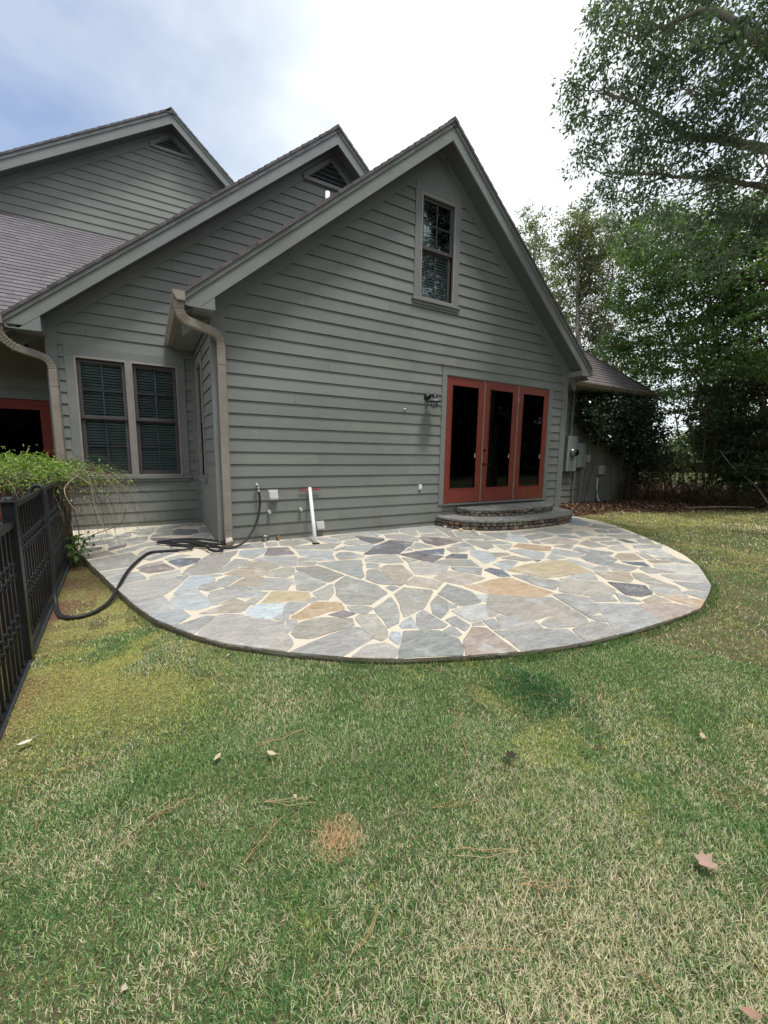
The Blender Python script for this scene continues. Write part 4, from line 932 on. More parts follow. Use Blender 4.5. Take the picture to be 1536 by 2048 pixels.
# ================================================================== STONE STEPS
def cells(P, n_, seed, mind=.2):
    r_ = random.Random(seed); xs_ = [p[0] for p in P]; ys_ = [p[1] for p in P]; sd_ = []
    tries = 0
    while len(sd_) < n_ and tries < 4000:
        q_ = (r_.uniform(min(xs_), max(xs_)), r_.uniform(min(ys_), max(ys_))); tries += 1
        if inpoly(np.array(q_[0]), np.array(q_[1]), P) and all(math.hypot(q_[0]-a, q_[1]-b) > mind for a, b in sd_): sd_.append(q_)
    res = []
    for i, (a, b) in enumerate(sd_):
        c_ = list(P)
        for j, (c2, d2) in enumerate(sd_):
            if i == j: continue
            dx, dy = c2-a, d2-b; L = math.hypot(dx, dy); c_ = clip(c_, dx/L, dy/L, ((a+c2)/2*dx+(b+d2)/2*dy)/L-.009)
            if len(c_) < 3: break
        if len(c_) >= 3: res.append(c_)
    return res
ST = thing('stone_steps', 'curved fieldstone steps with flagstone treads below the red doors', 'steps', (5.1, -.3, 0))
def outline(x0, x1, yf, p=2.6, n_=40, yb=-.03, fx=0):
    c = (x0+x1)/2; h_ = (x1-x0)/2; P = []
    for i in range(n_+1):
        a = math.pi*i/n_; cx_ = -math.cos(a); P.append((c+h_*math.copysign(abs(cx_)**(2/p), cx_), yb+(yf-yb)*abs(math.sin(a))**(2/p)))
    return P
def step(x0, x1, yf, z0, z1, seed, ncell):
    O_ = outline(x0, x1, yf); tread = outline(x0-.035, x1+.035, yf-.035)
    core = MB(); core.prism([(x, y, z0) for x, y in outline(x0+.04, x1-.04, yf+.04)], (0, 0, z1-.04-z0), (.05, .045, .04)); core.build('core', M['rock'], ST)
    m = MB(); r_ = random.Random(seed)
    rows = 2; hh = (z1-.036-z0)/rows
    P = [Vector((x, y, 0)) for x, y in O_]; cum = [0]
    for a, b in zip(P, P[1:]): cum.append(cum[-1]+(b-a).length)
    def at(s_):
        for i in range(len(cum)-1):
            if cum[i+1] >= s_: t_ = (s_-cum[i])/(cum[i+1]-cum[i]+1e-9); return P[i].lerp(P[i+1], t_), (P[i+1]-P[i]).normalized()
        return P[-1], (P[-1]-P[-2]).normalized()
    cols = [(.20, .17, .135), (.16, .15, .14), (.12, .11, .105), (.22, .15, .115), (.25, .21, .16), (.17, .13, .12), (.10, .095, .09), (.27, .24, .20)]
    for r in range(rows):
        s_ = r_.uniform(-.05, 0)
        while s_ < cum[-1]:
            wd = r_.uniform(.06, .19); hz_ = hh*r_.uniform(.85, 1.12); p, tg = at(min(max(s_+wd/2, 0), cum[-1])); nn = Vector((tg.y, -tg.x, 0))
            if nn.y > 0 and abs(nn.x) < .5: nn = -nn
            c_ = p+Vector((0, 0, z0+hh*(r+.5)))-nn*.03+nn*r_.uniform(-.008, .014); vs = []; fs = []
            NU, NV = 10, 7
            for a in range(NV):
                th_ = -math.pi/2+math.pi*a/(NV-1)
                for b in range(NU):
                    ph = 2*math.pi*b/NU; sg = lambda v_, e_: math.copysign(abs(v_)**e_, v_)
                    ct = sg(math.cos(th_), .55); u_ = sg(math.cos(ph), .5)*ct*wd/2*.97; d_ = sg(math.sin(ph), .6)*ct*.055; w_ = sg(math.sin(th_), .6)*hz_/2*.97
                    jt = 1+r_.uniform(-.07, .07); vs.append(c_+tg*u_*jt+nn*d_*jt+Vector((0, 0, w_*jt)))
            fs = [(a*NU+b, a*NU+(b+1) % NU, (a+1)*NU+(b+1) % NU, (a+1)*NU+b) for a in range(NV-1) for b in range(NU)]
            cc = cols[r_.randrange(len(cols))]; k_ = r_.uniform(.75, 1.2); m.add(vs, fs, tuple(v*k_ for v in cc)); s_ += wd*.97
    m.build('riser', M['rock'], ST)
    m = MB(); m.prism([(x, y, z1-.036) for x, y in outline(x0-.015, x1+.015, yf-.015)], (0, 0, .031), (.5, .46, .41), 0)
    for c_ in cells(tread, ncell, seed+1, .24):
        k_ = rnd.uniform(.8, 1.1); slab(m, c_, tuple(v*k_ for v in rnd.choice([(.20, .205, .20), (.18, .185, .19), (.215, .20, .18)])), z1, .035, .008)
    m.build('tread', [M['mortar'], M['stone']], ST)
step(3.62, 6.72, -1.0, -.01, .175, 5, 26)
step(4.08, 6.42, -.60, .175, .305, 9, 13)
for i, (x, y, r) in enumerate([(3.58, -.30, .03), (3.67, -.62, .035), (3.80, -.78, .028)]):
    m = MB(); vs = []; fs = []
    for a in range(6):
        for b in range(8):
            th_ = math.pi*a/5; ph = 2*math.pi*b/8; k_ = r*rnd.uniform(.85, 1.15); vs.append((x+math.sin(th_)*math.cos(ph)*k_*1.3, y+math.sin(th_)*math.sin(ph)*k_, .012+math.cos(th_)*k_*.7))
    fs = [(a*8+b, a*8+(b+1) % 8, (a+1)*8+(b+1) % 8, (a+1)*8+b) for a in range(5) for b in range(8)]
    m.add(vs, fs, (.55, .45, .33)); tag(m.build('pebble', M['rock'], None, smooth=True), 'small tan pebble on the patio against the curved stone riser' if True else '', 'pebble', 'loose pebbles at the left end of the steps')

# ================================================================== FENCE
def fence_pt(y): return -1.6-.052*(y+2.55)
FE = thing('fence', 'black metal picket fence with square posts along the left lawn edge', 'fence', (fence_pt(-2.55), -2.55, -.1))
def bar(m, a, b, w_, h_):
    a, b = Vector(a), Vector(b); d = (b-a).normalized(); s_ = Vector((d.y, -d.x, 0)).normalized()*w_/2; u_ = Vector((0, 0, h_/2))
    m.add([a-s_-u_, a+s_-u_, a+s_+u_, a-s_+u_, b-s_-u_, b+s_-u_, b+s_+u_, b-s_+u_], [(0, 1, 2, 3), (7, 6, 5, 4), (0, 4, 5, 1), (1, 5, 6, 2), (2, 6, 7, 3), (3, 7, 4, 0)])
def post(y, z0, z1):
    x = fence_pt(y); m = MB(); m.box((x-.032, y-.032, z0), (x+.032, y+.032, z1)); m.box((x-.04, y-.04, z1), (x+.04, y+.04, z1+.012)); m.lathe([(.036, 0), (.03, .018), (.018, .026), (0, .028)], (x, y, z1+.012), k=16); return m.build('post', M['black'], FE, bevel=.003)
post(-2.55, -.12, .93); post(.42, -.1, .93); post(-5.05, -.15, .86)
def picket():
    m = MB(); m.box((-.0085, -.0085, 0), (.0085, .0085, 1))
    return m
pk = None
def panel(ya, yb, zt_, zb_):
    global pk
    m = MB(); bar(m, (fence_pt(ya), ya, zt_), (fence_pt(yb), yb, zt_), .036, .03); m.build('top_rail', M['black'], FE, bevel=.003)
    m = MB(); bar(m, (fence_pt(ya), ya, zb_), (fence_pt(yb), yb, zb_), .034, .03); m.build('bottom_rail', M['black'], FE, bevel=.003)
    n_ = int((yb-ya)/.098); 
    for i in range(1, n_):
        y = ya+(yb-ya)*i/n_; x = fence_pt(y)
        if pk is None:
            m = MB(); h_ = zt_-zb_-.03; m.box((-.008, -.008, .0), (.008, .008, h_))
            for zc in (.26, .33, .58, .65):
                zc *= 1.0; m.lathe([(.009, -.014), (.017, -.010), (.021, 0), (.017, .010), (.009, .014)], (0, 0, zc), k=8)
            pk = m.build('picket', M['black'], None); COL.objects.unlink(pk); o = pk
        else: o = pk.copy()
        COL.objects.link(o); o.parent = FE; o.matrix_parent_inverse = Matrix.Identity(4); o.location = Vector((x, y, zb_+.015))-OFF['fence']; o.rotation_euler = (0, 0, rnd.uniform(-.02, .02))
panel(-2.52, .39, .905, .0); panel(-5.02, -2.58, .80, -.09)
m = MB(); 
bar(m, (fence_pt(-5.2)+.01, -5.2, -.105), (fence_pt(.4)+.01, .4, -.075), .038, .03); m.build('kick_board', M['muntin'], FE)

# ================================================================== HOSE
def spline(P, n_=10):
    P = [Vector(p) for p in P]; o = []
    for i in range(len(P)-1):
        a, b, c, d = P[max(i-1, 0)], P[i], P[i+1], P[min(i+2, len(P)-1)]
        for j in range(n_):
            t_ = j/n_; o.append(.5*((2*b)+(c-a)*t_+(2*a-5*b+4*c-d)*t_**2+(3*b-a-3*c+d)*t_**3))
    return o+[P[-1]]
hp = [(.455, -.09, .72), (.462, -.10, .62), (.45, -.12, .48), (.40, -.16, .32), (.30, -.22, .16), (.17, -.29, .05), (.03, -.33, .022), (-.12, -.27, .025), (-.32, -.10, .03), (-.55, .10, .03), (-.72, .28, .03), (-.80, .38, .03), (-.74, .41, .035), (-.55, .30, .04), (-.38, .20, .045), (-.24, -.02, .045), (-.10, -.16, .045), (-.03, -.08, .045), (-.15, .10, .05), (-.33, .26, .055), (-.55, .38, .05), (-.68, .30, .05), (-.50, .12, .06), (-.30, -.06, .065), (-.13, -.30, .04), (-.10, -.45, .03), (-.18, -.50, .03), (-.25, -.40, .04), (-.28, -.22, .06), (-.40, -.02, .06), (-.58, .16, .06), (-.66, .10, .04), (-.55, -.02, .045), (-.42, -.16, .03), (-.52, -.20, .022),
      (-.72, -.16, .02), (-.88, -.16, .02), (-.98, -.40, .02), (-1.08, -.85, .02), (-1.125, -1.20, .02), (-1.16, -1.48, .0), (-1.22, -1.70, -.05), (-1.32, -1.86, -.07), (-1.44, -1.90, -.07), (-1.53, -1.82, -.07), (-1.58, -1.66, -.05), (-1.60, -1.56, .02), (-1.605, -1.52, .2), (-1.61, -1.50, .55), (-1.61, -1.47, .80), (-1.625, -1.46, .93), (-1.66, -1.45, .955), (-1.70, -1.45, .93), (-1.72, -1.46, .80), (-1.73, -1.48, .4), (-1.74, -1.45, -.04), (-1.9, -1.3, -.07)]
m = MB(); m.tube(spline(hp, 6), .016, 10)
tag(m.build('garden_hose', M['rubber'], None, smooth=True), 'black garden hose coiled on the patio and trailing over the lawn and fence', 'hose')
# ================================================================== ROOT of vegetation helpers
def leaves_arrays(P, Dv, Nv, L, W_, fold=.12):
    """arrays: base P, direction Dv, normal Nv, lengths L, widths W_"""
    Dv = Dv/np.linalg.norm(Dv, axis=1, keepdims=True); S_ = np.cross(Dv, Nv); S_ /= np.linalg.norm(S_, axis=1, keepdims=True)+1e-9; Nn = np.cross(S_, Dv)
    L = L[:, None]; W2 = W_[:, None]/2
    a = P; b = P+Dv*L*.45+S_*W2+Nn*W2*fold*2; c = P+Dv*L-Nn*L*.12; d = P+Dv*L*.45-S_*W2+Nn*W2*fold*2
    V = np.stack([a, b, c, d], 1).reshape(-1, 3); F = np.arange(len(P)*4).reshape(-1, 4); return V, F
def randdir(n_, zb=0., zs=1.):
    v = rs.normal(size=(n_, 3)); v[:, 2] = v[:, 2]*zs+zb; return v/np.linalg.norm(v, axis=1, keepdims=True)
def lcol(n_, base, var=.25, alt=None, pa=.0):
    c = np.array(base)[None]*(1+rs.uniform(-var, var, (n_, 1))); c = c*(1+rs.uniform(-.06, .06, (n_, 3)))
    if alt is not None: k_ = rs.rand(n_) < pa; c[k_] = np.array(alt)*(1+rs.uniform(-.2, .2, (k_.sum(), 1)))
    return c
def crown(lobes, dens, clusters_r, per, L, W_, base, alt=None, pa=.05, flat=.5, droop=-.25, shell=.35):
    """lobes (x,y,z,r); clusters of leaves spread through each lobe, gaps between"""
    Ps, Ds, Ns, Cs = [], [], [], []; twigs = []
    for (x, y, z, r) in lobes:
        n_ = max(4, int(dens*r*r*(1.0)))
        d_ = randdir(n_); rad = r*(shell+(1-shell)*rs.rand(n_)**.5)*1.08
        cc = np.array([x, y, z])+d_*rad[:, None]*np.array([1, 1, .82])
        for c_ in cc:
            k_ = int(per*rs.uniform(.5, 1.4)); cr = clusters_r*rs.uniform(.6, 1.3)
            o_ = rs.normal(size=(k_, 3))*cr*.5; o_[:, 2] *= flat
            tone = rs.uniform(.72, 1.28)
            Ps.append(c_+o_); dd_ = o_/(np.linalg.norm(o_, axis=1, keepdims=True)+1e-6)*.6+rs.normal(size=(k_, 3))*.5; dd_[:, 2] += droop; Ds.append(dd_)
            nn_ = rs.normal(size=(k_, 3))*.55; nn_[:, 2] += 1; Ns.append(nn_); Cs.append(lcol(k_, base, .22, alt, pa)*tone)
        twigs.append((cc, (x, y, z)))
    P = np.concatenate(Ps); D_ = np.concatenate(Ds); N_ = np.concatenate(Ns); C_ = np.concatenate(Cs); n_ = len(P)
    V, F = leaves_arrays(P, D_, N_, L*rs.uniform(.65, 1.25, n_), W_*rs.uniform(.7, 1.2, n_)); return V, F, C_, twigs
def limb(m, P, r0, r1, col, k=7, n_=6, wob=.04):
    Q = spline(P, n_); L = len(Q); Q = [q+Vector((rnd.uniform(-1, 1), rnd.uniform(-1, 1), rnd.uniform(-1, 1)))*wob*.5 for q in Q]
    m.tube(Q, [r0+(r1-r0)*(i/(L-1))**.8 for i in range(L)], k, col)
def tree(name, label, trunks, lobes, dens, cr, per, L, W_, base, bark, alt=None, pa=.05, twig=True, flat=.5, leafmat='leaf', group=None, cat='tree', shell=.35, tr=.012):
    p0 = trunks[0][0][0]; T_ = thing(name, label, cat, p0, group)
    m = MB(); skel = []
    for (P, r0, r1) in trunks: limb(m, P, r0, r1, bark); skel += [Vector(p) for p in P[1:]]
    V, F, C_, tw = crown(lobes, dens, cr, per, L, W_, base, alt, pa, flat, shell=shell)
    if twig:
        for cc, c_ in tw:
            c_ = Vector(c_); near = min(skel, key=lambda s_: (s_-c_).length+(0 if s_.z < c_.z else 1.0))
            if (near-c_).length > .1: limb(m, [near, (near+c_)/2+Vector((0, 0, -.08)), c_], max(.012, r1*.7), tr, bark, 5, 4, .05)
            for q_ in cc[::5]:
                q_ = Vector(q_); m.tube([c_, (c_+q_)/2+Vector((rnd.uniform(-.05, .05), rnd.uniform(-.05, .05), rnd.uniform(-.03, .06))), q_], [tr, tr*.6, tr*.3], 4, bark, caps=False)
    m.build('trunk', M['bark'], T_, smooth=True)
    np_mesh('crown', V, F, C_, M[leafmat], T_)
    return T_
# ================================================================== TREES
BK = (.16, .15, .14); BL = (.30, .28, .25); BB = (.11, .085, .065)
OAK = [(5.39,-1.77,7.17,0.70),(5.35,-2.34,6.78,0.71),(5.67,-2.73,6.63,0.80),(5.65,-3.23,6.08,0.67),(5.48,-1.39,6.78,0.56),(5.46,-2.01,6.42,0.62),(5.46,-2.61,5.96,0.67),(5.82,-3.03,5.71,0.67),(5.75,-1.30,6.39,0.42),(5.90,-1.69,5.94,0.55),(6.07,-2.18,5.72,0.67),(6.30,-2.69,5.32,0.70),(6.22,-3.21,5.19,0.67),(6.22,-1.37,5.79,0.42),(6.65,-1.80,5.48,0.56),(7.09,-2.28,5.09,0.56),(6.85,-2.94,4.92,0.53),(6.41,-3.39,5.98,1.0),(6.88,-3.37,5.15,1.0),(5.80,-3.29,6.76,1.0),(5.72,-2.63,7.33,0.84),(5.73,-2.00,7.75,0.69),(5.22,-1.18,6.91,0.26),(5.40,-0.95,6.69,0.21),(5.83,-0.93,6.12,0.25),(5.73,-1.16,6.29,0.28),(5.15,-1.72,7.38,0.33),(5.30,-1.51,7.08,0.28),(6.17,-0.88,5.79,0.25),(6.65,-1.04,5.37,0.44),(7.00,-1.43,5.14,0.48),(7.19,-1.96,4.81,0.47),(7.31,-2.52,4.54,0.51)]
tree('oak_tree', 'large oak reaching in overhead from the right edge, tallest crown against the sky',
     [([(9.3, -4.4, -.1), (9.0, -4.2, 1.5), (8.63, -3.99, 2.91), (8.23, -3.61, 4.2), (7.4, -3.41, 5.29), (6.73, -3.35, 6.42)], .26, .10),
      ([(7.4, -3.41, 5.29), (6.65, -3.08, 5.4), (6.16, -2.71, 5.57), (5.98, -2.35, 5.78), (5.93, -2.22, 5.96), (5.74, -1.88, 6.33), (5.5, -1.38, 6.76)], .075, .02),
      ([(7.4, -3.41, 5.29), (6.31, -3.23, 6.05), (5.77, -3.07, 6.36), (5.53, -2.71, 6.79), (5.4, -2.05, 7.02)], .085, .02),
      ([(8.0, -3.55, 4.6), (6.86, -3.07, 4.99), (6.57, -2.65, 5.24), (6.29, -1.96, 5.58), (6.13, -1.33, 5.89)], .05, .015)],
     OAK, 60, .17, 42, .080, .032, (.125, .17, .14), BL, (.10, .10, .05), .04, tr=.008)
tree('pale_tree', 'slender pale tree top just beyond the gable roof slope, leftmost tree', [([(14.5, 8.3, -.1), (15.5, 8.5, 6), (15.4, 8.5, 12)], .25, .04)],
     [(15.06,8.46,12.18,0.6),(15.43,8.54,11.51,0.85),(15.86,8.68,10.57,1.0),(16.43,8.62,9.56,1.1),(16.97,8.65,8.27,1.2),(15.6,8.4,9.3,.9)], 36, .28, 30, .15, .07, (.19, .22, .14), BL, (.2, .17, .12), .12)
tree('grey_green_tree', 'light grey green tree with bare twigs behind the wing roof', [([(13.6, 4.4, -.1), (13.6, 4.4, 4), (13.3, 4.5, 7), (13.0, 4.4, 9.2)], .16, .03), ([(13.6, 4.4, 3), (14.2, 4.0, 6), (14.4, 3.9, 8.2)], .07, .02)],
     [(12.84,4.49,9.46,0.66),(13.39,4.13,8.96,0.94),(13.25,4.68,8.47,0.94),(14.09,3.98,7.72,1.13),(13.84,4.76,7.04,1.03),(14.64,3.99,6.25,1.03),(14.39,4.59,5.80,0.75),(14.89,3.66,9.15,0.99),(14.9,3.4,5.0,.8),(14.2,4.4,4.6,.7)], 120, .22, 26, .11, .055, (.16, .19, .10), BL, (.22, .17, .12), .2)
T3 = [(11.29,0.81,7.06,0.89),(10.94,-0.23,6.32,0.97),(10.34,-1.27,6.07,0.77),(10.45,-1.72,6.20,0.64),(11.59,1.11,5.96,0.96),(11.27,-0.09,5.28,1.04),(10.72,-1.25,5.04,1.03),(10.44,-1.95,4.95,0.86),(11.95,1.29,4.70,0.67),(11.50,0.12,4.13,0.76),(10.96,-1.09,3.92,0.96),(10.74,-1.90,3.82,0.93),(12.3,1.87,4.0,0.5),(12.4,1.19,3.72,0.52),(12.6,1.6,3.1,.5),(12.5,.7,2.9,.55),(13.0,1.9,2.3,.5),(11.6,1.9,4.6,.5)]
tree('maple_tree', 'bright green layered maple filling the right side behind the wing roof', [([(12.9, -1.1, -.05), (12.6, -.9, 2.2), (11.9, -.6, 4.5), (11.2, -.2, 6.8)], .07, .02), ([(12.5, -.85, 2.6), (11.7, -1.2, 4.2), (10.7, -1.6, 5.6)], .04, .015), ([(12.5, -.8, 2.4), (12.0, .3, 4.2), (11.5, .9, 6.4)], .04, .015)],
     T3, 150, .21, 28, .095, .055, (.115, .19, .07), BB, (.17, .16, .05), .05, flat=.28)
tree('dark_tree', 'dark low branching tree at the right edge under the maple', [([(13.1, -1.6, 0), (13.0, -1.5, 2), (12.6, -1.2, 3.6)], .10, .03), ([(13.0, -1.5, 1.2), (12.3, -1.9, 2.4)], .05, .02)],
     [(12.86,-0.01,3.2,0.6),(12.16,-0.96,3.02,0.69),(11.92,-1.74,2.79,0.93),(13.38,0.0,2.5,0.5),(12.71,-0.76,2.05,0.72),(12.51,-1.68,1.75,0.83),(12.73,-0.9,1.10,0.6),(12.45,-1.6,1.13,0.69),(13.6,-.5,1.7,.7),(13.2,-2.2,2.2,.9),(12.6,-1.9,3.4,.8)], 200, .18, 28, .085, .045, (.05, .085, .045), BB, (.1, .1, .05), .04, flat=.3)
# slender multi-stem saplings leaning in the gap beside the wing roof
stems = [((11.85, .02, 0), (11.6, .3, 1.3), (11.27, .66, 2.5)), ((11.9, -.1, 0), (11.75, .2, 1.5), (11.4, .6, 3.1)), ((12.05, -.35, 0), (11.85, -.1, 1.6), (11.43, .13, 3.4)), ((12.2, -.5, 0), (12.0, -.35, 1.8), (11.55, .02, 4.2)), ((12.3, -.62, 0), (12.1, -.55, 1.9), (11.87, -.5, 3.9)), ((12.35, -.8, 0), (12.3, -.75, 1.7), (12.1, -.9, 3.6)), ((12.0, -.2, 0), (11.8, .35, 1.1), (11.5, .9, 2.0))]
labs = ['leftmost leaning stem, thin and bare', 'thin forked stem', 'tall leaning stem', 'tallest stem', 'nearly upright stem', 'rightmost upright stem', 'short stem bent low to the left']
T_ = thing('crape_myrtle', 'clump of thin leaning bare stems in the gap right of the wing roof', 'tree', (12.0, -.3, 0))
m = MB()
for i, s_ in enumerate(stems): limb(m, list(s_), .028, .010, (.12, .095, .07), 6, 8, .03)
for i in range(26):
    s_ = rnd.choice(stems); a = Vector(s_[1]).lerp(Vector(s_[2]), rnd.random()); b = a+Vector((rnd.uniform(-.35, .25), rnd.uniform(-.2, .4), rnd.uniform(.2, .6))); m.tube([a, (a+b)/2+Vector((0, 0, .04)), b], [.007, .005, .002], 4, (.10, .085, .07))
m.build('trunk', M['bark'], T_, smooth=True)
V, F, C_, _ = crown([(11.35, .5, 3.0, .45), (11.8, -.2, 3.1, .5), (11.9, -.5, 3.6, .5), (11.5, .3, 2.6, .35), (12.0, -.4, 2.3, .4)], 60, .16, 14, .07, .035, (.075, .13, .05), flat=.35); np_mesh('crown', V, F, C_, M['leaf'], T_)
# understorey thicket, ivy
def bush(name, label, lobes, dens, cr, per, L, W_, base, mt, stemc, group=None, cat='shrub', alt=None, pa=.05, nst=30, flat=.6, bare=0):
    c0 = lobes[0]; T_ = thing(name, label, cat, (c0[0], c0[1], 0), group); m = MB()
    for i in range(nst):
        l = rnd.choice(lobes); a = Vector((l[0]+rnd.uniform(-.4, .4)*l[3], l[1]+rnd.uniform(-.4, .4)*l[3], -.02)); b = Vector(l[:3])+Vector((rnd.uniform(-1, 1), rnd.uniform(-1, 1), rnd.uniform(-.2, 1)))*l[3]*.95
        m.tube([a, a.lerp(b, .5)+Vector((rnd.uniform(-.15, .15), rnd.uniform(-.15, .15), .05)), b], [.010, .007, .003], 4, stemc, caps=False)
        for q_ in range(bare):
            c_ = a.lerp(b, rnd.uniform(.3, 1)); d_ = c_+Vector((rnd.uniform(-.3, .3), rnd.uniform(-.3, .3), rnd.uniform(-.1, .3))); m.tube([c_, d_], [.004, .0015], 3, stemc, caps=False)
    m.build('stems', M['bark'], T_)
    V, F, C_, _ = crown(lobes, dens, cr, per, L, W_, base, alt, pa, flat, shell=.5); np_mesh('foliage', V, F, C_, M[mt], T_)
    return T_
bush('twiggy_bush', 'dark twiggy brown bush at the lawn edge right of the ivy', [(11.12, 0.63, 0.75, 0.54), (11.57, 0.18, 0.65, 0.5), (12.03, -0.37, 0.6, 0.5), (11.5, .5, .35, .45), (11.0, .75, .35, .4), (11.9, -.1, .3, .4)], 110, .16, 14, .055, .028, (.05, .055, .028), 'leaf', (.10, .065, .045), alt=(.16, .08, .045), pa=.4, nst=120, bare=5)
bush('low_bush', 'low dark green bush at the right lawn edge under the dark tree', [(12.2,-.3,1.0,.45),(12.6,-.7,1.3,.5),(11.9,.3,1.0,.4),(12.6,.4,1.1,.5),(12.26, -0.96, 0.5, 0.5), (12.65, -1.46, 0.5, 0.55), (12.9, -2.0, .5, .55), (12.0, -.7, .3, .35), (12.3, -1.5, .2, .35)], 130, .15, 16, .06, .03, (.045, .065, .03), 'leaf', (.10, .07, .05), alt=(.09, .06, .035), pa=.25, nst=90, bare=4)
ivy = [(8.75, .84, 2.6, .26), (9.15, .80, 2.68, .3), (9.6, .75, 2.72, .3), (10.2, .72, 2.74, .3), (10.8, .68, 2.74, .3), (11.3, .66, 2.7, .3), (9.0, .82, 2.2, .28), (8.9, .72, 2.35, .33), (9.3, .68, 2.05, .38), (9.7, .62, 2.35, .42), (10.2, .6, 2.45, .42), (10.7, .58, 2.4, .45), (11.2, .6, 2.3, .45), (9.7, .66, 1.85, .3), (10.2, .60, 1.9, .4), (10.7, .58, 1.85, .42), (11.2, .55, 1.8, .45), (10.3, .66, 1.45, .25), (10.8, .62, 1.45, .32), (11.3, .6, 1.3, .38), (11.6, .5, 1.9, .45), (11.65, .45, 1.3, .45), (11.6, .5, .8, .4)]
bush('ivy', 'dense dark glossy ivy covering the wing wall under the eave', ivy, 420, .12, 20, .068, .048, (.032, .06, .034), 'gloss_leaf', (.09, .07, .05), cat='climbing plant', nst=14, flat=.9)
# woods further back and behind the camera (seen only through gaps and in the panes)
def woods(name, spots, base, seed_z=(3, 9), r=(1.6, 2.6), per=26, L=.34, dens=7, label=None):
    Ps = []
    lob = [(x+rnd.uniform(-1, 1), y+rnd.uniform(-1, 1), z, rnd.uniform(*r)) for x, y in spots for z in np.arange(seed_z[0], seed_z[1], 1.7)]
    V, F, C_, _ = crown(lob, dens, .6, per, L, L*.55, base, None, 0, .5, shell=.2)
    m = MB()
    o = np_mesh(name, V, F, C_, M['leaf']); o['kind'] = 'stuff'
    if label: o['label'] = label; o['category'] = 'woods'
    return o
woods('distant_woods', [(x, 46+.06*(x-20)**1.0) for x in range(24, 60, 3)]+[(42+.2*i, 22-4*i) for i in range(0, 9)], (.11, .15, .06), (.2, 3.4), (1.6, 2.4), 34, .42, 18, 'pale green treeline far off through the gap below the branches')
woods('thicket', [(14.5, -1.6), (14.2, -2.8), (15.5, -.6), (15.5, -2.2), (14.8, -4.0), (16.5, -3.2)], (.045, .07, .035), (.5, 5.5), (.9, 1.3), 34, .16, 40, 'deep shaded green thicket behind the dark tree')
woods('woods_behind', [(x, -17-2*math.sin(x)) for x in range(-18, 26, 2)], (.05, .07, .045), (.5, 9), (2.0, 2.8), 30, .5, 7, 'dark trees behind the viewer, seen only as reflections')
# rock at the far right of the litter bed
m = MB(); vs = []
for a in range(7):
    for b in range(10):
        th_ = math.pi*a/6; ph = 2*math.pi*b/10; k_ = rnd.uniform(.9, 1.1); vs.append((13.1+math.sin(th_)*math.cos(ph)*.2*k_, -2.35+math.sin(th_)*math.sin(ph)*.16*k_, .14+math.cos(th_)*.14*k_))
m.add(vs, [(a*10+b, a*10+(b+1) % 10, (a+1)*10+(b+1) % 10, (a+1)*10+b) for a in range(6) for b in range(10)], (.42, .40, .37)); tag(m.build('rock', M['rock'], None, smooth=True), 'pale rounded rock at the right edge of the leaf bed', 'rock')
# fallen branch in the litter bed
m = MB(); m.tube(spline([(10.6, -1.0, .06), (11.3, -1.4, .10), (12.2, -1.75, .08)], 6), .014, 6, (.22, .19, .16)); tag(m.build('fallen_branch', M['bark'], None), 'bare pale branch lying on the leaf litter at the lawn edge', 'branch')
m = MB(); m.tube(spline([(12.5, -2.0, .05), (12.3, -1.7, .6), (11.9, -1.3, 1.1), (11.9, -1.0, 1.5)], 6), [.022]*6+[.018]*6+[.012]*7, 6, (.22, .20, .18)); tag(m.build('dead_branch', M['bark'], None), 'bare grey dead branch leaning up in front of the low dark bush', 'branch')

# ================================================================== ARCHING SHRUB OVER THE FENCE
SH = thing('arching_shrub', 'leggy shrub with bright green leaf tips arching over the black fence', 'shrub', (-1.70, .0, -.05))
m = MB(); tips = []
SC = (.10, .08, .065); SC2 = (.30, .25, .20)
for i in range(24):
    a = Vector((-1.72+rnd.uniform(-.1, .1), .05+rnd.uniform(-.12, .12), -.08)); top_ = Vector((-1.95+rnd.uniform(-.65, .45), .1+rnd.uniform(-.35, .6), rnd.uniform(.75, 1.08)))
    m.tube(spline([a, a.lerp(top_, .5)+Vector((rnd.uniform(-.1, .1), rnd.uniform(-.1, .1), .1)), top_], 4), [.011-.0007*j for j in range(9)], 5, SC); tips.append(top_)
for i in range(760):
    s_ = rnd.choice(tips)+Vector((rnd.uniform(-.25, .25), rnd.uniform(-.25, .25), rnd.uniform(-.2, .05))); ang = rnd.gauss(-.5, 1.3); L = rnd.uniform(.2, .6)*(1.25 if math.cos(ang) > 0 else 1)
    dx, dy = math.cos(ang), math.sin(ang); up_ = rnd.uniform(.02, .16); dn = rnd.uniform(.15, .75)
    b = s_+Vector((dx*L*.5, dy*L*.5, up_)); c = s_+Vector((dx*L*.9, dy*L*.9, up_-dn*.35)); d = s_+Vector((dx*L*1.02+rnd.uniform(-.08, .08), dy*L*1.02, up_-dn))
    if d.z < .02: d.z = .02
    r_ = rnd.uniform(.0016, .0034); m.tube(spline([s_, b, c, d], 4), [r_*(1-.06*j) for j in range(13)], 4, SC2 if rnd.random() < .18 else SC, caps=False)
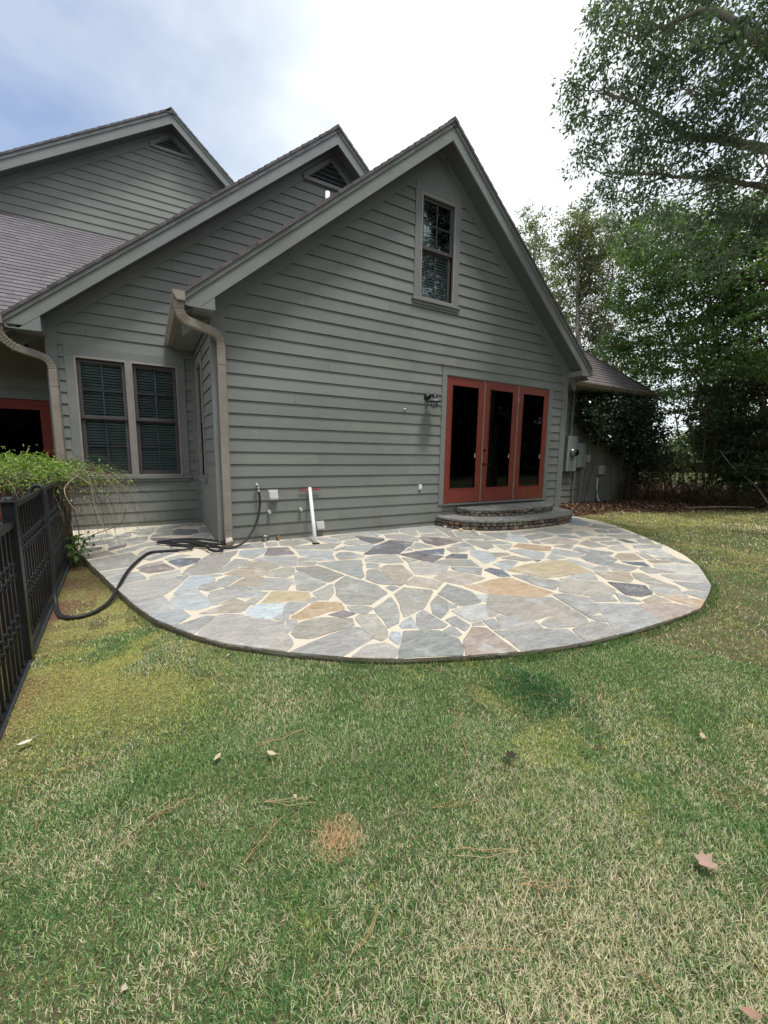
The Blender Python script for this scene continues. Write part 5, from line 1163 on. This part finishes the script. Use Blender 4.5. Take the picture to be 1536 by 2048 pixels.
for P_ in ([(-1.55, -.1, 1.02), (-1.32, -.2, .98), (-1.18, -.28, .80), (-1.14, -.3, .55), (-1.10, -.25, .42)], [(-1.55, -.15, 1.0), (-1.25, -.1, .95), (-1.02, -.1, .70), (-.93, -.05, .45), (-.96, 0, .32)], [(-1.5, -.35, 1.0), (-1.62, -.5, .85), (-1.55, -.55, .65), (-1.40, -.5, .5), (-1.36, -.5, .35)], [(-1.6, -.2, 1.0), (-1.42, -.35, .88), (-1.38, -.4, .6), (-1.28, -.4, .3)], [(-1.62, 0, .02), (-1.5, -.1, .25), (-1.2, .1, .35), (-1.12, .1, .55)], [(-1.7, 0, 0), (-1.66, .02, .3), (-1.75, .0, .9)], [(-1.66, -.05, 0), (-1.6, .02, .3), (-1.68, .0, .9)]):
    m.tube(spline(P_, 6), [.0062-.00015*j for j in range(6*(len(P_)-1)+1)], 5, SC2 if P_[0][2] > .5 else SC)
m.build('stems', M['bark'], SH)
n_ = 5200; cx_ = rs.normal(-2.05, .40, n_); cy_ = rs.normal(.10, .36, n_); 
# leafy mat over the top of the mound
rr = np.hypot((cx_+2.05)/1.05, (cy_-.1)/.85); keep = rr < 1.0; cx_, cy_, rr = cx_[keep], cy_[keep], rr[keep]; n_ = len(cx_)
zc = 1.10+.09*(fbm(cx_, cy_, 3, 55)-.4)-.28*np.maximum(0, rr-.25)**1.3+rs.uniform(-.17, .04, n_)+(rs.rand(n_) < .09)*rs.uniform(0, .13, n_)+.05*np.sin(cx_*9)*np.cos(cy_*8)
P = np.stack([cx_, cy_, zc], 1); D_ = randdir(n_, .45); N_ = randdir(n_, 1.2)
V, F = leaves_arrays(P, D_, N_, rs.uniform(.028, .052, n_), rs.uniform(.012, .02, n_)); C1 = lcol(n_, (.20, .32, .075), .25, (.42, .42, .10), .12)
n2 = 500; s_ = rs.rand(n2); P2 = np.stack([rs.uniform(-1.75, -.95, n2), rs.uniform(-.5, .4, n2), rs.uniform(.1, .95, n2)], 1); V2, F2 = leaves_arrays(P2, randdir(n2, -.2), randdir(n2, .5), rs.uniform(.015, .03, n2), rs.uniform(.008, .014, n2)); C2 = lcol(n2, (.26, .27, .12), .3, (.32, .16, .08), .25)
n3 = 90; P3 = np.stack([rs.normal(-1.62, .07, n3), rs.normal(-.12, .08, n3), rs.uniform(0, .3, n3)], 1); V3, F3 = leaves_arrays(P3, randdir(n3, .1), randdir(n3, 1), rs.uniform(.05, .08, n3), rs.uniform(.03, .045, n3)); C3 = lcol(n3, (.09, .17, .05), .25)
V = np.concatenate([V, V2, V3]); F = np.concatenate([F, F2+4*n_, F3+4*(n_+n2)]); C_ = np.concatenate([C1, C2, C3]); np_mesh('foliage', V, F, C_, M['leaf'], SH)

# ================================================================== LAWN GRASS (uncountable: one object)
def blades(n_, px, py, hgt, wid, colf, zoff=0., lean=1.0):
    z = gz(px, py)+zoff; an = rs.uniform(0, 2*np.pi, n_); ln = hgt*rs.uniform(.3, 1.25, n_)*lean; up_ = hgt*rs.uniform(.3, 1.15, n_)
    d = np.stack([np.cos(an)*ln, np.sin(an)*ln], 1); sA = an+np.pi/2+rs.uniform(-.5, .5, n_); sx, sy = np.cos(sA)*wid/2, np.sin(sA)*wid/2
    V = np.zeros((n_, 6, 3)); b = np.stack([px, py, z], 1)
    for k_, (t_, h_, w_) in enumerate(((0, 0, 1.), (.48, .62, .85), (1.0, 1.0, .15))):
        for j, s2 in enumerate((-1, 1)):
            V[:, k_*2+j, 0] = b[:, 0]+d[:, 0]*t_+sx*s2*w_; V[:, k_*2+j, 1] = b[:, 1]+d[:, 1]*t_+sy*s2*w_; V[:, k_*2+j, 2] = b[:, 2]+up_*h_-.002
    i0 = np.arange(n_)*6; F = np.concatenate([np.stack([i0, i0+1, i0+3, i0+2], 1), np.stack([i0+2, i0+3, i0+5, i0+4], 1)])
    C_ = colf(px, py, n_); return V.reshape(-1, 3), F, np.concatenate([C_, C_])
def gcol(x, y, n_):
    straw = np.array([.68, .60, .45]); pale = np.array([.42, .48, .22]); grn = np.array([.125, .245, .075]); deep = np.array([.065, .145, .05]); blue = np.array([.13, .26, .11]); moss = np.array([.47, .46, .13])
    p = np.clip(.13+1.5*(fbm(x, y, 2.6, 61)-.36)+.5*(fbm(x, y, .8, 71)-.5)+.7*(fbm(x, y, 9, 77)-.5)+.30*sst(-4.4, -5.3, y), .07, .80)
    near = sst(.5, .0, np.hypot((x-2.2)/4.4, (y+1.4)/3.3)-1.0); p = p*(1-.55*near)
    r = rs.rand(n_); c = np.where((r < p)[:, None], straw, grn)
    r2 = rs.rand(n_)[:, None]; c = np.where((r2 < .22) & (r[:, None] >= p[:, None]), pale, c); c = np.where((r2 > .72) & (r[:, None] >= p[:, None]), deep, c); c = np.where((r2 > .6) & (r2 < .72) & (r[:, None] >= p[:, None]), blue, c)
    mm = (rs.rand(n_) < moss_mask(x, y)*.7)[:, None]; c = np.where(mm, moss, c)
    e = np.hypot(x-.918, (y+4.42)/1.2); c = np.where(((e < .24*rs.rand(n_)+.05))[:, None], np.array([.05, .14, .05]), c)
    e = np.hypot(x+.371, y+4.684); c = np.where((e < .02+.09*rs.rand(n_))[:, None], np.array([.60, .42, .25]), c)
    return c*(1+rs.uniform(-.28, .28, (n_, 1)))
POb = [((x-2.6)*1.004+2.6, (y+1.2)*1.004-1.2) for x, y in PO]
VV, FF, CC = [], [], []; base_ = 0
def ring(n_, r0, r1, h_, wd, thin=1.0, az=(-40, 100)):
    global base_
    a = rs.uniform(R(az[0]), R(az[1]), n_); rr_ = np.sqrt(rs.uniform(r0**2, r1**2, n_)); x = CAM.x+np.sin(a)*rr_; y = CAM.y+np.cos(a)*rr_
    ok = ~inpoly(x, y, POb) & (x > fence_pt(y)-.02) & ~((x > -.1) & (x < 12) & (y > -.02)) & (rs.rand(n_) > litter_mask(x, y)*1.15)
    ok &= rs.rand(n_) > sst(-1.05, -1.3, x)*sst(-1.9, -.8, y)*.93; ok &= rs.rand(n_) > .7*sst(-1.40, -1.6, x)*sst(-4.2, -2.5, y)
    ok &= rs.rand(n_) < .6+.6*fbm(x, y, 6, 91)
    x, y = x[ok], y[ok]; m_ = len(x); ms = moss_mask(x, y); hh = h_*(.65+.7*fbm(x, y, 3.2, 81))*(1-.55*ms)*np.where(np.hypot(x-.918, y+4.42) < .22, 1.5, 1)
    V, F, C_ = blades(m_, x, y, hh, wd*rs.uniform(.6, 1.3, m_), gcol); VV.append(V); FF.append(F+base_); CC.append(C_); base_ += len(V)
ring(360000, .0, 1.9, .017, .0021, az=(-48, 108)); ring(450000, 1.7, 3.4, .018, .0027, az=(-28, 98)); ring(20000, .0, 3.4, .02, .004, az=(-100, 160)); ring(190000, 3.2, 6.5, .022, .0045); ring(70000, 6.2, 11, .034, .009, az=(10, 95)); ring(36000, 10.5, 18, .04, .016, az=(35, 95))
# a thin fringe hanging over the patio edge
ne = 9000; ei = rs.randint(2, 31, ne); tt = rs.rand(ne); A_ = np.array(PO); ex = A_[ei, 0]*(1-tt)+A_[(ei+1), 0]*tt; ey = A_[ei, 1]*(1-tt)+A_[(ei+1), 1]*tt
cxy = np.stack([ex-2.6, ey+1.2], 1); cxy /= np.linalg.norm(cxy, axis=1, keepdims=True); off = rs.uniform(.0, .07, ne); ex = ex+cxy[:, 0]*off; ey = ey+cxy[:, 1]*off
kp = (rs.rand(ne) < fbm(ex, ey, 4, 33)*1.2) & ((ex > .1) | (rs.rand(ne) < .3)) & (ey < -.6); ex, ey = ex[kp], ey[kp]
V, F, C_ = blades(len(ex), ex, ey, np.full(len(ex), .05), np.full(len(ex), .003), lambda x, y, n: lcol(n, (.075, .16, .045), .35, (.3, .26, .14), .15), lean=.6); VV.append(V); FF.append(F+base_); CC.append(C_); base_ += len(V)
gr = np_mesh('grass', np.concatenate(VV), np.concatenate(FF), np.concatenate(CC), M['grass']); gr['kind'] = 'stuff'
# ---- leaf litter bed
n_ = 16000; x = rs.uniform(7.02, 15, n_); y = rs.uniform(-3.2, 3.5, n_); ok = (rs.rand(n_) < litter_mask(x, y)**1.5) & ~((x < 11.8) & (y > YW)); x, y = x[ok], y[ok]; n_ = len(x)
P = np.stack([x, y, gz(x, y)+rs.uniform(.0, .035, n_)], 1); V, F = leaves_arrays(P, randdir(n_, 0, .35), randdir(n_, 1.3), rs.uniform(.05, .10, n_), rs.uniform(.03, .055, n_), .3)
o = np_mesh('leaf_litter', V, F, lcol(n_, (.15, .085, .06), .4, (.30, .20, .145), .22), M['litter']); o['kind'] = 'stuff'
# scattered crumbs of leaf on lawn
n_ = 900; x = rs.uniform(-1.5, 12, n_); y = rs.uniform(-5.6, 1, n_); ok = ~inpoly(x, y, PO) & (y < -.2) & (rs.rand(n_) < .12+.75*sst(6, 9, x)); x, y = x[ok], y[ok]; n_ = len(x)
P = np.stack([x, y, gz(x, y)+.022], 1); V, F = leaves_arrays(P, randdir(n_, 0, .2), randdir(n_, 1.5), rs.uniform(.015, .04, n_), rs.uniform(.01, .022, n_), .3)
o = np_mesh('leaf_crumbs', V, F, lcol(n_, (.22, .13, .085), .4, (.5, .44, .34), .3), M['litter']); o['kind'] = 'stuff'
# ---- pine straw strands on the lawn
m = MB()
for i in range(58):
    a = rnd.uniform(R(-20), R(80)); r_ = rnd.uniform(.7, 3.4); x0_, y0_ = CAM.x+math.sin(a)*r_, CAM.y+math.cos(a)*r_
    if inpoly(np.array(x0_), np.array(y0_), POb) or x0_ < -1.5: continue
    for q_ in range(rnd.choice((1, 2, 3))):
        an = rnd.uniform(0, 6.28) if q_ == 0 else an+rnd.uniform(-.12, .12); L = rnd.uniform(.10, .22); bd = rnd.uniform(-.02, .02)
        pts = [(x0_+math.cos(an)*L*t_-math.sin(an)*bd*math.sin(t_*3.1), y0_+math.sin(an)*L*t_+math.cos(an)*bd*math.sin(t_*3.1), float(gz(x0_, y0_))+.022+.006*math.sin(t_*9)) for t_ in (0, .25, .5, .75, 1)]
        m.tube(pts, .0008, 4, rnd.choice([(.48, .30, .15), (.55, .42, .25), (.36, .2, .1)]), caps=False)
o = m.build('pine_straw', M['litter'], None); o['kind'] = 'stuff'
# ---- single fallen leaves on the lawn
def lobed_leaf(name, lab, x, y, size, col, rz, kind='tulip', curl=.25):
    out_ = {'tulip': [(0, -.5), (.12, -.3), (.42, -.42), (.36, -.12), (.5, .1), (.3, .2), (.34, .5), (.05, .36), (-.18, .52), (-.26, .2), (-.5, .12), (-.3, -.1), (-.4, -.38), (-.12, -.3)],
            'oval': [(0, -.5), (.16, -.3), (.22, 0), (.15, .3), (0, .52), (-.15, .3), (-.22, 0), (-.16, -.3)]}[kind]
    z0_ = float(gz(x, y))+.036; m = MB(); vs = [(0, 0, 0)]; c_, s_ = math.cos(rz), math.sin(rz)
    for r_ in (.5, 1.0):
        for u, v in out_: vs.append((u*r_*size, v*r_*size, size*curl*((u*r_)**2*2.2+(v*r_)**2*.8)+rnd.uniform(-.02, .02)*size))
    n_ = len(out_); fs = [(0, 1+i, 1+(i+1) % n_) for i in range(n_)]+[(1+i, 1+n_+i, 1+n_+(i+1) % n_, 1+(i+1) % n_) for i in range(n_)]
    vs = [(x+u*c_-v*s_, y+u*s_+v*c_, z0_+w_) for u, v, w_ in vs]; m.add(vs, fs, col)
    st_ = (x+.5*size*s_, y-.5*size*c_, z0_+.01); m.tube([st_, (st_[0]+s_*size*.4, st_[1]-c_*size*.4, z0_+.012)], .0016, 4, col)
    tag(m.build(name, M['litter'], None), lab, 'fallen leaf', 'single fallen leaves on the lawn')
lobed_leaf('fallen_leaf', 'largest pale pink lobed fallen leaf on the lawn, lower right', .60, -5.362, .062, (.40, .27, .22), .9, 'tulip', .55)
lobed_leaf('fallen_leaf', 'curled pale brown oval leaf on the lawn near the right edge, above the largest leaf', 1.289, -5.073, .05, (.50, .36, .27), 2.2, 'oval', .9)
lobed_leaf('fallen_leaf', 'small white oval leaf on the lawn beside the fence foot', -1.41, -3.561, .055, (.62, .58, .50), 1.9, 'oval', .4)
lobed_leaf('fallen_leaf', 'dark brown lobed leaf on the lawn below the dark green grass tuft', .41, -4.727, .05, (.05, .04, .03), .3, 'tulip', .5)
lobed_leaf('fallen_leaf', 'tan oval leaf on the lawn left of centre, right one of a pair', -.472, -4.214, .05, (.52, .42, .28), .6, 'oval', .4)
lobed_leaf('fallen_leaf', 'tan oval leaf on the lawn left of centre, left one of a pair', -.674, -4.115, .045, (.48, .40, .27), 2.4, 'oval', .3)
lobed_leaf('fallen_leaf', 'brown leaf cut by the bottom right corner of the lawn', .276, -5.576, .045, (.33, .20, .15), .7, 'oval', .5)
lobed_leaf('fallen_leaf', 'small dark leaf on the lawn below the left end of the patio curve', -.776, -3.814, .035, (.07, .05, .035), 1.1, 'oval', .4)
